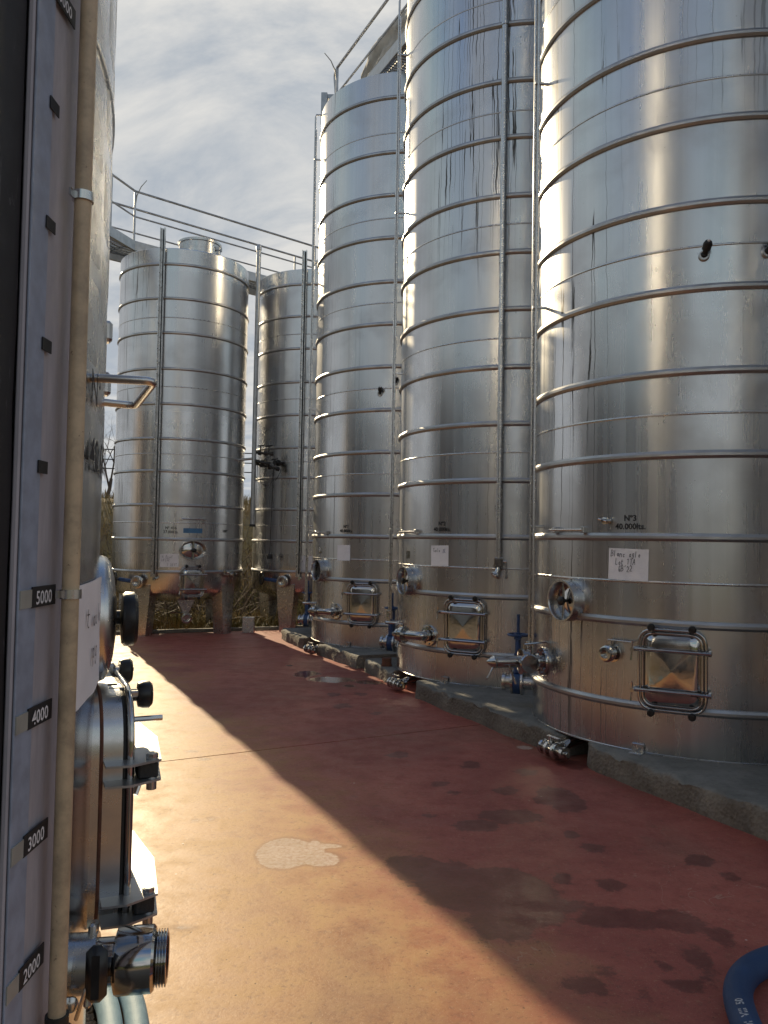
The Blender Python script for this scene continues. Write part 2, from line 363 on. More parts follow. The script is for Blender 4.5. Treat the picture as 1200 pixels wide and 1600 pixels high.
def handwrite(lines, mapf, mat, parent, off=.0045, w=.0030, name='handwriting'):
    b = MB(); rnd = random.Random(len(lines[0][0]) * 13 + 5)
    def num(ch): return {'-': -1.6, '=': -3.0}.get(ch, None) if ch in '-=' else float(ch)
    for s, size, x0, y0 in lines:
        x = x0
        for ch in s:
            jy = rnd.uniform(-.1, .1) * size; sc = size / 8 * rnd.uniform(.92, 1.1)
            for st in GL.get(ch, '').split('|'):
                if not st: continue
                pts = [(x + (num(q[0]) + .14 * num(q[1])) * sc * .8, y0 + jy + num(q[1]) * sc) for q in st.split()]
                P = [V((p[0], p[1], 0)) for p in pts]
                if len(P) > 2: P = fillet(P, size * .12, 3)
                for a, c in zip(P, P[1:]):
                    d = c - a
                    if d.length < 1e-6: continue
                    nn = V((-d.y, d.x, 0)).normalized() * w / 2; o = len(b.v); e = d.normalized() * w * .3
                    for q in (a + nn - e, a - nn - e, c - nn + e, c + nn + e): b.v.append(mapf(q.x, q.y, off))
                    b.f.append((o, o + 1, o + 2, o + 3))
            x += size * .52
    return b.build(name, mat, parent, None)

def paper_sheet(w, h, mapf, label, parent_loc, rz, seed=0, tilt=0.):
    b = MB(); nx, ny = 10, 8; rnd = random.Random(seed); c, s_ = math.cos(tilt), math.sin(tilt)
    for lay in (0, 1):
        for j in range(ny + 1):
            for i in range(nx + 1):
                x = (i / nx - .5) * w; y = (j / ny - .5) * h
                cur = .006 * max(0, abs(i / nx - .5) * 2 - .7) + .012 * max(0, .16 - j / ny) * (1 + .5 * math.sin(i * 1.3 + seed)) + .0015 * mnoise.noise(V((x * 22 + seed, y * 22, 0)))
                b.v.append(mapf(c * x - s_ * y, s_ * x + c * y, .0020 + lay * .0012 + cur + .0012))
    m = nx + 1; k = m * (ny + 1)
    for j in range(ny):
        for i in range(nx):
            q = (j * m + i, j * m + i + 1, (j + 1) * m + i + 1, (j + 1) * m + i)
            b.f.append(tuple(k + z for z in q)); b.f.append(q[::-1])
    o = empty('paper_sign', parent_loc, rz); b.build('sheet', 'paper', o)
    return tag(o, label, 'paper sign')

# ------------------------------------------------------------------ shared tank pieces
def hoop_mesh(key, R, half=.028, depth=.024, n=144, mat='hoop_steel'):
    if key in CACHE: return CACHE[key]
    b = MB(); prof = [(0, -half), (depth * .55, -half * .92), (depth, -half * .35), (depth, half * .25), (depth * .62, half * .85), (0, half)]
    b.lathe([(R + r - .002, z) for r, z in prof], n, cap=False)
    CACHE[key] = b.mesh('hoop', mat, 25); return CACHE[key]
def seam_mesh(key, R, n=144):
    if key in CACHE: return CACHE[key]
    b = MB(); b.lathe([(R - .001, -.010), (R + .0035, -.005), (R + .0035, .005), (R - .001, .010)], n, cap=False)
    CACHE[key] = b.mesh('weld_seam', 'satin', 60); return CACHE[key]
def shell(R, z0, z1, mat, roof=.28, dish=0., n=160):
    b = MB(); rows = []
    if dish:
        for i in range(7):
            q = i / 6; rows.append((R * math.sin(q * math.pi / 2) if i else .05, z0 - dish * math.cos(q * math.pi / 2)))
    k = 14
    zs = [z0 + (z1 - z0) * i / k for i in range(k + 1)]
    rows += [(R, z) for z in (zs[1:] if dish else zs)]
    rows += [(R - .012, z1 + .012), (R * .5, z1 + roof * .6), (.22, z1 + roof)]
    m = n + 1
    for r, z in rows:
        for i in range(m):
            a = 2 * math.pi * i / n + math.pi / 2
            b.uv[len(b.v)] = ((a - math.pi / 2) * R, z); b.v.append((r * math.cos(a), r * math.sin(a), z))
    for j in range(len(rows) - 1):
        for i in range(n): b.f.append((j * m + i, j * m + i + 1, (j + 1) * m + i + 1, (j + 1) * m + i))
    b.f.append(tuple((len(rows) - 1) * m + i for i in range(n)))
    if not dish: b.f.append(tuple(range(n - 1, -1, -1)))
    return b.mesh('shell', mat, 30)

def pillow(b, w, h, r, depth, X, z=0.):
    """dished door pressed into four facets that meet in the middle"""
    n = 14; ring = [V(p) for p in rrect(w, h, r, 7)]; m = len(ring); rows = []
    for i in range(n + 1):
        q = i / n; row = []
        for p in ring:
            x, y = p.x * (1 - q), p.y * (1 - q); e = min(1, q * 5)
            u = max(abs(x) / (w / 2), abs(y) / (h / 2))
            v_ = (abs(x / (w / 2)) ** 5 + abs(y / (h / 2)) ** 5) ** .2; d = .018 * math.sin(e * math.pi / 2) + depth * max(0, .85 - v_) / .85
            row.append((x, y, z + d))
        rows.append(row)
    vs = [p for row in rows[:-1] for p in row] + [(0, 0, z + .018 + depth)]
    fs = [(i * m + k, i * m + (k + 1) % m, (i + 1) * m + (k + 1) % m, (i + 1) * m + k) for i in range(n - 1) for k in range(m)]
    c = len(vs) - 1; fs += [((n - 1) * m + k, (n - 1) * m + (k + 1) % m, c) for k in range(m)]
    b.add(vs, fs, X)

def manway(tank, R, az, z, w=.385, h=.49, key='mw', out=.035):
    X = fr(R, az, z)
    P = link('manway', None, tank) if False else None
    def neck(b):
        a = rrect(w + .012, h + .012, .085, 6, -.03); c = rrect(w + .012, h + .012, .085, 6, out)
        n = len(a); b.add(a + c, [(i, (i + 1) % n, n + (i + 1) % n, n + i) for i in range(n)], X)
    door = cached(key + 'door', 'manway_door', 'polished', lambda b: pillow(b, w - .035, h - .035, .07, .010, X, out + .004), tank, 60)
    cached(key + 'neck', 'manway_neck', 'satin', neck, tank)
    cached(key + 'rim', 'manway_rim', 'polished', lambda b: b.tube(rrect(w - .012, h - .012, .082, 7, out + .006), .0095, 8, True, X), tank, 80)
    cached(key + 'guard', 'manway_guard', 'polished', lambda b: b.tube(rrect(w + .035, h + .035, .10, 7, out + .012), .0095, 8, True, X), tank, 80)
    for i, yy in enumerate((h * .27, -h * .27)):
        def bar(b):
            b.tube([(-w / 2 - .045, yy, out + .055), (w / 2 + .05, yy, out + .055)], .0135, 10, X=X)
            b.box((w / 2 + .042, yy, out + .03), (.02, .034, .06), X, .004); b.box((-w / 2 - .03, yy, out + .03), (.02, .03, .06), X, .004)
        bo = cached(key + 'bar%d' % i, 'clamp_bar', 'polished', bar, tank)
        def hand(b):
            b.cyl((-w / 2 - .045, yy, out + .02), (-w / 2 - .045, yy, out + .10), .014, 10, X)
            b.tube([(-w / 2 - .045, yy + .055, out + .095), (-w / 2 - .045, yy, out + .09), (-w / 2 - .052, yy - .07, out + .10)], .0055, 8, X=X)
        cached(key + 'hand%d' % i, 'clamp_handle', 'polished', hand, bo)
    for i, (sx, sy) in enumerate(((-1, 1), (1, 1), (1, -1), (-1, -1))):
        def knob(b):
            cx = sx * (w / 2 - .065); cyy = sy * (h / 2 + .034)
            b.lathe([(.012, -.03), (.012, 0), (.024, .004), (.025, .024), (.019, .032), (.009, .033)], 14, X @ M.Translation((cx, cyy, out + .022)))
        cached(key + 'knob%d' % i, 'guard_knob', 'black_plastic', knob, tank)

def round_hole(tank, R, az, z, r=.145, key='rh', depth=.085, dark=False, sx=1.0, up=1.0):
    X = fr(R, az, z) @ M.Diagonal((sx, up, 1, 1))
    cached(key + 'n', 'manhole_neck', 'satin', lambda b: b.lathe([(r + .006, -.05), (r, depth - .012), (r + .007, depth - .006), (r + .007, depth + .006), (r - .006, depth + .006), (r - .012, depth - .004), (r - .013, -.01)], 40, X, False), tank, 40)
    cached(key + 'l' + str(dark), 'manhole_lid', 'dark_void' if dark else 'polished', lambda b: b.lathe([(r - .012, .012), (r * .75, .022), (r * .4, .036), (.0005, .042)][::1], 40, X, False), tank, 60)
    if not dark:
        o = cached(key + 'b', 'lid_bar', 'polished', lambda b: b.tube([(0, -r + .012, .062), (0, r - .012, .062)], .010, 10, X=X), tank)
        cached(key + 'k', 'lid_knob', 'black_plastic', lambda b: b.lathe([(.012, .04), (.012, .068), (.032, .072), (.034, .092), (.022, .10)], 14, X), o)

def flanged(b, prof, X, n=20): b.lathe(prof, n, X)

# ------------------------------------------------------------------ the setting
# row axes: A runs along the tank row towards the camera, B across the yard to the right
AX, BX = V((.42, -.908, 0)).normalized(), V((.908, .42, 0)).normalized()
def ab(a, b, z=0.): p = AX * a + BX * b; return V((p.x, p.y, z))
DAMP = [(0.49, 3.62, 0.304, 0.273), (0.32, 3.74, 0.179, 0.203), (0.65, 3.41, 0.177, 0.133), (0.18, 3.85, 0.139, 0.154), (0.51, 3.3, 0.145, 0.158), (0.8, 3.48, 0.125, 0.088), (0.94, 3.39, 0.103, 0.108), (1.09, 3.37, 0.076, 0.1), (1.26, 3.35, 0.113, 0.117), (1.36, 3.25, 0.062, 0.077), (1.2, 3.08, 0.064, 0.113), (1.2, 2.94, 0.047, 0.063), (0.72, 2.86, 0.078, 0.068), (0.86, 2.97, 0.043, 0.059), (1.09, 4.92, 0.149, 0.251), (1.09, 4.13, 0.069, 0.08), (1.02, 4.31, 0.045, 0.067), (0.85, 3.77, 0.051, 0.067), (1.07, 3.71, 0.071, 0.079), (1.59, 3.99, 0.083, 0.075), (1.63, 3.83, 0.043, 0.046), (1.07, 2.87, 0.057, 0.051), (1.06, 2.99, 0.043, 0.042), (0.63, 5.63, 0.063, 0.099), (0.45, 5.02, 0.044, 0.065), (0.4, 5.17, 0.054, 0.069), (0.79, 5.06, 0.073, 0.08), (0.28, 4.57, 0.04, 0.054), (0.76, 4.59, 0.176, 0.131), (0.52, 4.43, 0.135, 0.112), (-0.48, 8.09, 0.078, 0.102), (-0.19, 8.12, 0.078, 0.103), (-0.36, 7.54, 0.109, 0.118), (-0.03, 7.23, 0.058, 0.081), (1.37, 5.66, 0.118, 0.133), (0.9, 2.79, 0.036, 0.036), (0.58, 2.7, 0.03, 0.03), (0.12, 5.84, 0.103, 0.089), (0.99, 5.49, 0.088, 0.094)]
PUD = [(-1.13, 9.88, 0.103, 0.254), (-0.87, 9.29, 0.253, 0.359), (-0.54, 8.94, 0.372, 0.291), (-0.11, 8.82, 0.296, 0.243), (-0.34, 8.57, 0.178, 0.191), (0.03, 9.08, 0.131, 0.257)]
PALE = [(-0.46, 4.0, 0.135, 0.195), (-0.265, 3.93, 0.085, 0.085), (-0.325, 4.10, 0.032, 0.085), (-0.25, 4.10, 0.062, 0.028), (-0.36, 3.97, 0.050, 0.060), (-.30, 4.03, .035, .09), (-1.76, 7.11, 0.028, 0.039), (-1.36, 5.85, 0.042, 0.036), (-1.23, 5.65, 0.036, 0.033), (-1.5, 5.95, 0.019, 0.028), (-1.0, 4.43, 0.018, 0.02), (-0.76, 3.23, 0.023, 0.014), (-0.92, 4.46, 0.014, 0.021), (1.1, 6.12, 0.064, 0.058)]
def blobs(L, X, Y, K=.035):
    out = np.full(X.shape, -1.0)
    for x, y, rx, ry in L:
        d = np.sqrt(((X - x) / rx) ** 2 + ((Y - y) / ry) ** 2); v = (1 - d) * math.sqrt(rx * ry); h = np.clip(.5 + .5 * (v - out) / K, 0, 1); out = out * (1 - h) + v * h + K * h * (1 - h)
    return out
pave = tag(empty('pavement'), 'red oxide painted concrete yard between the tank rows', None, None, 'structure')
JO = [-13.25, -11.17, -5.77, 0.4, 7.0]; slope = -.0715
for s0, s1 in zip(JO, JO[1:]):
    bl, br = .30, 7.0; fine = s0 < 0
    hx = .022 if fine else .1
    ua = np.linspace(0, 1, int((s1 - s0) / hx) + 1); ub = np.concatenate([np.linspace(bl, 4.2, int(3.9 / hx) + 1), np.linspace(4.4, br, 8)])
    UA, UB = np.meshgrid(ua, ub, indexing='ij')
    k0 = slope if s0 == -5.77 else 0.; k1 = slope if s1 == -5.77 else 0.
    A0 = s0 + .005 + k0 * (UB - 2.18); A1 = s1 - .005 + k1 * (UB - 2.18); AA = A0 + (A1 - A0) * UA
    Xw = AX.x * AA + BX.x * UB; Yw = AX.y * AA + BX.y * UB
    na, nb = UA.shape; Zw = np.zeros_like(Xw)
    Zw[0, :] = Zw[-1, :] = Zw[:, 0] = -.05                     # slab arris: the rim row drops into the joint
    AA2 = None
    vs = np.stack([Xw, Yw, Zw], -1).reshape(-1, 3)
    # pull the rim row back so the drop is steep
    idx = np.arange(na * nb).reshape(na, nb)
    vs[idx[0]] = np.concatenate([(vs[idx[1]][:, :2] + (vs[idx[0]][:, :2] - vs[idx[1]][:, :2]) * 1.0), np.full((nb, 1), -.05)], 1)
    for e, nx_, off in ((1, 0, .002), (na - 2, na - 1, .002)):
        vs[idx[e]][:] = vs[idx[e]]
    vs[idx[1], :2] = vs[idx[0], :2] + (vs[idx[1], :2] - vs[idx[0], :2]) * .12
    vs[idx[-2], :2] = vs[idx[-1], :2] + (vs[idx[-2], :2] - vs[idx[-1], :2]) * .12
    fs = np.stack([idx[:-1, :-1], idx[1:, :-1], idx[1:, 1:], idx[:-1, 1:]], -1).reshape(-1, 4)
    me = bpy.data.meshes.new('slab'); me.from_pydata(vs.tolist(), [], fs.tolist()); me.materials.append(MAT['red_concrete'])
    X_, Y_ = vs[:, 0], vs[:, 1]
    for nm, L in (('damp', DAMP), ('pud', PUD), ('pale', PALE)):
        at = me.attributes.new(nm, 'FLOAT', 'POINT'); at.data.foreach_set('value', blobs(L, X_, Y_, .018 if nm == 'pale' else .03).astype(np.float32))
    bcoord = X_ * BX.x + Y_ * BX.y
    at = me.attributes.new('dust', 'FLOAT', 'POINT'); at.data.foreach_set('value', np.clip(1.25 - (bcoord - .3) / 1.55, -.3, 1.1).astype(np.float32))  # tan fades out along the edge of the tank shadow, sunlight in the colour
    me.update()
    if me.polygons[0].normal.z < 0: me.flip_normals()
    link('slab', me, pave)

# earth sheet to the horizon, rising to a bank behind the far tanks
def hill_z(x, y):
    d = y - (15.2 + .30 * (x + 2))
    q = min(1, max(0, d / 9.)); q = q * q * (3 - 2 * q)
    return -.07 + 2.6 * q + max(0, d - 9) * .02 + (.30 * mnoise.noise(V((x * .25, y * .25, 3))) + .12 * mnoise.noise(V((x * .9, y * .9, 1)))) * min(1, max(0, d / 2.))
b = MB()
xs = [-500, -200, -90, -50] + [-34 + i * 1.0 for i in range(56)] + [30, 60, 200, 500]
ys = [-500, -150, -40, -10, 5, 12] + [14 + i * .8 for i in range(48)] + [60, 90, 200, 600]
for y in ys:
    for x in xs: b.v.append((x, y, hill_z(x, y) if abs(x) < 60 and 12 < y < 95 else (-.07 if y <= 12 else hill_z(max(-60, min(60, x)), min(y, 95)))))
nx = len(xs)
for j in range(len(ys) - 1):
    for i in range(nx - 1): b.f.append((j * nx + i, j * nx + i + 1, (j + 1) * nx + i + 1, (j + 1) * nx + i))
tag(b.build('ground', 'dry_earth', None, None), None, None, None, 'structure')

# gravel strip beside the yard, under the near tank
b = MB()
p = [ab(-9, .29), ab(-9, -4), ab(6, -4), ab(6, .29)]
b.add([(q.x, q.y, -.03) for q in p], [(0, 1, 2, 3)])
gr = tag(b.build('gravel_bed', 'gravel_mat'), None, None, None, 'structure')
b = MB(); rnd = random.Random(3)
ico = [(0, 0, 1), (.9, 0, .1), (.2, .9, 0), (-.8, .4, .1), (-.6, -.8, 0), (.4, -.9, .1), (0, 0, -.6)]
icf = [(0, 1, 2), (0, 2, 3), (0, 3, 4), (0, 4, 5), (0, 5, 1), (6, 2, 1), (6, 3, 2), (6, 4, 3), (6, 5, 4), (6, 1, 5)]
for _ in range(5200):
    q = ab(rnd.uniform(-4.0, .2), .29 - abs(rnd.gauss(0, .45)) , -.03); s_ = rnd.uniform(.006, .017)
    b.add(ico, icf, M.Translation(q) @ M.Rotation(rnd.uniform(0, 6.3), 4, 'Z') @ M.Diagonal((s_ * rnd.uniform(.7, 1.4), s_, s_ * .8, 1)))
tag(b.build('gravel', 'gravel_mat', None, None), 'loose pale gravel beside the red concrete at bottom left', 'gravel', None, 'stuff')

# rough concrete plinth segments (B coordinate of the front edge, A range)
def plinth(a0, a1, b0f, b1f, width, h, label, seed, rnd_end=.04, skew=0.):
    """front edge from (a0,b0f) to (a1,b1f); extends width to the right"""
    L = abs(a1 - a0); na = max(6, int(L / .045)); prof = []
    hh = h
    prof = [(0.0, -.05), (0.0, hh * .35), (.003, hh * .7), (.008, hh * .9), (.022, hh - .004), (.05, hh), (.12, hh), (.25, hh), (.5, hh), (width, hh), (width, -.05)]
    b = MB(); m = len(prof)
    for i in range(na + 1):
        q = i / na; a = a0 + (a1 - a0) * q; bf = b0f + (b1f - b0f) * q
        e = min(i, na - i) * L / na
        for k, (pb, pz) in enumerate(prof):
            n_ = mnoise.noise(V((a * 7 + seed, pz * 14, pb * 4))) * .024 + mnoise.noise(V((a * 26 + seed, pz * 40, 2.))) * .012 + mnoise.noise(V((a * 2.1 + seed, 0, 9.))) * .03
            endround = rnd_end * max(0, 1 - e / .12) ** 2 if pb < .3 else 0
            zz = pz + (mnoise.noise(V((a * 5, pb * 9, seed))) * .006 if pz > .02 else 0)
            if .8 * hh < pz and pb < .08: zz -= max(0, mnoise.noise(V((a * 9 + seed, 4., pb * 6)))) * .05
            da = skew * pb
            P = ab(a + da + (.012 * mnoise.noise(V((pb * 9, pz * 22, seed + i))) if i in (0, na) else 0), bf + pb + (n_ if pb < .1 else 0) + endround)
            b.v.append((P.x, P.y, zz))
    for i in range(na):
        for k in range(m - 1): b.f.append((i * m + k, (i + 1) * m + k, (i + 1) * m + k + 1, i * m + k + 1))
    b.f.append(tuple(range(m))); b.f.append(tuple(na * m + k for k in range(m - 1, -1, -1)))
    o = b.build('concrete_plinth', 'plinth_concrete', None, 50)
    return tag(o, label, 'plinth', 'concrete plinth blocks under the tank row')
def A_(x, y): return .42 * x - .908 * y
def B_(x, y): return .908 * x + .42 * y
def seg(p0, p1, *a, **k): plinth(A_(*p0), A_(*p1), B_(*p0), B_(*p1), *a, **k)
seg((-1.60, 12.6), (-1.16, 11.45), 2.6, .16, 'short sunlit plinth block at the far end under tank No 1', 1.)
seg((-.86, 10.85), (-.30, 9.72), 2.6, .16, 'rough plinth block under tank No 1 ending in a broken face', 5., rnd_end=.0)
seg((-.22, 9.56), (.10, 8.72), 2.6, .145, 'lower rough plinth block before tank No 2 with rusty stub on it', 9.)
seg((.31, 8.02), (1.31, 5.87), 2.6, .163, 'long plinth block running from tank No 2 to tank No 3', 14.)
seg((1.40, 5.67), (3.6, .85), 2.6, .163, 'nearest plinth block under tank No 3 at the right edge', 20., rnd_end=.07)
b = MB(); b.cyl((.06, 9.05, .145), (.06, 9.05, .235), .055, 18); b.lathe([(.062, 0), (.062, .02)], 18, M.Translation((.06, 9.05, .146)))
tag(b.build('pipe_stub', 'rust'), 'short rusty pipe stub standing on the plinth left of tank No 2', 'pipe stub')

# ------------------------------------------------------------------ big tanks of the right-hand row
R = 1.30
RINGS = [.472, 1.03, 1.603, 2.15, 2.70, 3.25, 3.815, 4.375, 4.93, 5.51, 6.075, 6.645, 7.38]
SEAMS = [1.30, 2.42, 3.53, 4.65, 5.77, 6.90]
ZB, ZT = .163, 7.72
SHELLS = {}
def knife_valve(tank, key, az=162, z=.36):
    X = fr(R, az, z)
    cached(key + 'p', 'side_outlet', 'satin', lambda b: (b.cyl((0, 0, -.05), (0, 0, .13), .055, 20, X), b.lathe([(.055, .085), (.105, .087), (.105, .105), (.055, .107)], 24, X)), tank)
    def body(b):
        b.lathe([(.05, .108), (.098, .11), (.098, .165), (.05, .167)], 24, X)
        b.box((0, .17, .137), (.13, .18, .05), X, .01)
        for sx in (-1, 1): b.box((sx * .055, .30, .137), (.022, .16, .03), X, .003)
        b.box((0, .38, .137), (.15, .018, .05), X, .003)
    o = cached(key + 'b', 'knife_valve_body', 'blue_paint', body, tank)
    def wheel(b):
        b.tube([(.085 * math.cos(k * math.pi / 12), .405, .137 + .085 * math.sin(k * math.pi / 12)) for k in range(24)], .010, 8, True, X)
        for k in range(3):
            an = k * 2.094 + .4; b.tube([(0, .40, .137), (.085 * math.cos(an), .405, .137 + .085 * math.sin(an))], .008, 6, X=X)
        b.cyl((0, .385, .137), (0, .425, .137), .022, 12, X); b.cyl((0, .42, .137), (0, .58, .137), .013, 12, X)
    cached(key + 'w', 'hand_wheel', 'blue_paint', wheel, o)
    cached(key + 'u', 'outlet_union', 'polished', lambda b: b.lathe([(.05, .168), (.10, .17), (.10, .19), (.06, .192), (.06, .235), (.075, .237), (.075, .265), (.045, .267), (.045, .22)], 24, X, False), tank, 30)

def racking(tank, key, az, z, zside=1):
    X = fr(R, az, z)
    def fl(b):
        b.lathe([(.10, -.01), (.105, .012), (.10, .020), (.05, .022)], 28, X)
        for k in range(8):
            an = k * math.pi / 4 + .2; b.lathe([(.010, .018), (.010, .032)], 6, X @ M.Translation((.082 * math.cos(an), .082 * math.sin(an), 0)))
    cached(key + 'f', 'racking_flange', 'polished', fl, tank, 30)
    def pipe(b):
        b.tube(fillet([(0, .0, .0), (0, 0, .115), (-.22, -.005, .15)], .07, 6), .045, 18, X=X)
        b.lathe([(.045, 0), (.058, .002), (.058, .03), (.045, .032)], 18, X @ M.Translation((0, 0, .035)))
    cached(key + 'p', 'racking_pipe', 'polished', pipe, tank)
    Y = X @ M.Translation((-.20, -.005, .148)) @ M.Rotation(rad(-90), 4, 'Y') @ M.Rotation(rad(9), 4, 'Y')
    def valve(b):
        b.lathe([(.05, 0), (.085, .004), (.085, .045), (.05, .05), (.05, .075), (.062, .077), (.062, .10), (.048, .103), (.016, .165), (.003, .172)], 24, Y)
    o = cached(key + 'v', 'racking_valve', 'polished', valve, tank, 30)
    def lev(b):
        b.tube([(-.27, .0, .16), (-.30, -.13, .19)], .008, 8, X=X); b.tube([(-.25, 0, .165), (-.25, -.13, .21)], .008, 8, X=X)
        b.cyl((-.235, .03, .15), (-.235, .10, .15), .011, 8, X); b.tube([(-.235, .10, .15), (-.37, .105, .17)], .006, 8, X=X)
    cached(key + 'l', 'valve_lever', 'polished', lev, o)

def racking_side(tank, key, az=-170, z=.64):
    X = fr(R, az, z)
    def fl(b):
        b.lathe([(.105, -.01), (.11, .012), (.105, .024), (.05, .026)], 28, X)
        for k in range(8):
            an = k * math.pi / 4 + .2; b.lathe([(.010, .02), (.010, .036)], 6, X @ M.Translation((.085 * math.cos(an), .085 * math.sin(an), 0)))
    cached(key + 'f', 'racking_flange', 'polished', fl, tank, 30)
    cached(key + 'p', 'racking_pipe', 'polished', lambda b: (b.cyl((0, 0, 0), (0, 0, .40), .046, 20, X), b.lathe([(.046, .05), (.06, .052), (.06, .075), (.046, .077)], 20, X), b.lathe([(.046, .38), (.05, .39), (.05, .405), (.014, .455), (.003, .46)], 20, X)), tank)
    # butterfly valve: its round cap faces the yard
    def val(b):
        Z = X @ M.Translation((.0, 0, .16))
        b.lathe([(.05, -.035), (.098, -.03), (.098, .03), (.05, .035)], 28, Z)
        Q = Z @ M.Rotation(rad(90), 4, 'Y')
        b.lathe([(.05, 0), (.055, .09), (.072, .095), (.074, .12), (.066, .13), (.0, .131)], 28, Q)
    o = cached(key + 'v', 'butterfly_valve', 'polished', val, tank, 30)
    def lev(b):
        b.cyl((.02, .07, .16), (.02, .135, .16), .014, 10, X); b.tube([(.02, .135, .165), (.05, .155, -.03)], .0075, 8, X=X)
        b.tube([(.0, 0, .385), (.03, -.10, .45), (.05, -.12, .475)], .0075, 8, X=X); b.tube([(.03, 0, .30), (.06, -.16, .245)], .009, 8, X=X)
    cached(key + 'l', 'valve_lever', 'polished', lev, o)

def drain(tank, key, az=-153):
    X = fr(R, az, .075)
    def pipe(b):
        b.tube(fillet([(0, .06, -.12), (0, .03, .02), (0, 0, .10), (0, 0, .16)], .05, 5), .034, 16, X=X)
        b.lathe([(.034, .04), (.052, .042), (.052, .07), (.034, .072)], 18, X)
    cached(key + 'p', 'drain_pipe', 'polished', pipe, tank)
    Q = X @ M.Translation((-.13, 0, .15)) @ M.Rotation(rad(90), 4, 'Y') @ M.Rotation(rad(0), 4, 'X')
    def val(b):
        b.lathe([(.034, 0), (.05, .004), (.055, .02), (.05, .036), (.036, .04), (.036, .075), (.057, .08), (.057, .105), (.038, .11), (.038, .15), (.06, .155), (.064, .175), (.06, .195), (.036, .20), (.034, .235), (.045, .238), (.045, .262), (.02, .265), (.018, .29), (.0, .291)], 22, Q)
    o = cached(key + 'v', 'drain_valve', 'polished', val, tank, 28)
    cached(key + 'l', 'valve_lever', 'satin', lambda b: (b.cyl((-.04, .03, .15), (-.04, .085, .15), .012, 10, X), b.box((-.0, .088, .15), (.13, .010, .026), X, .002)), o)

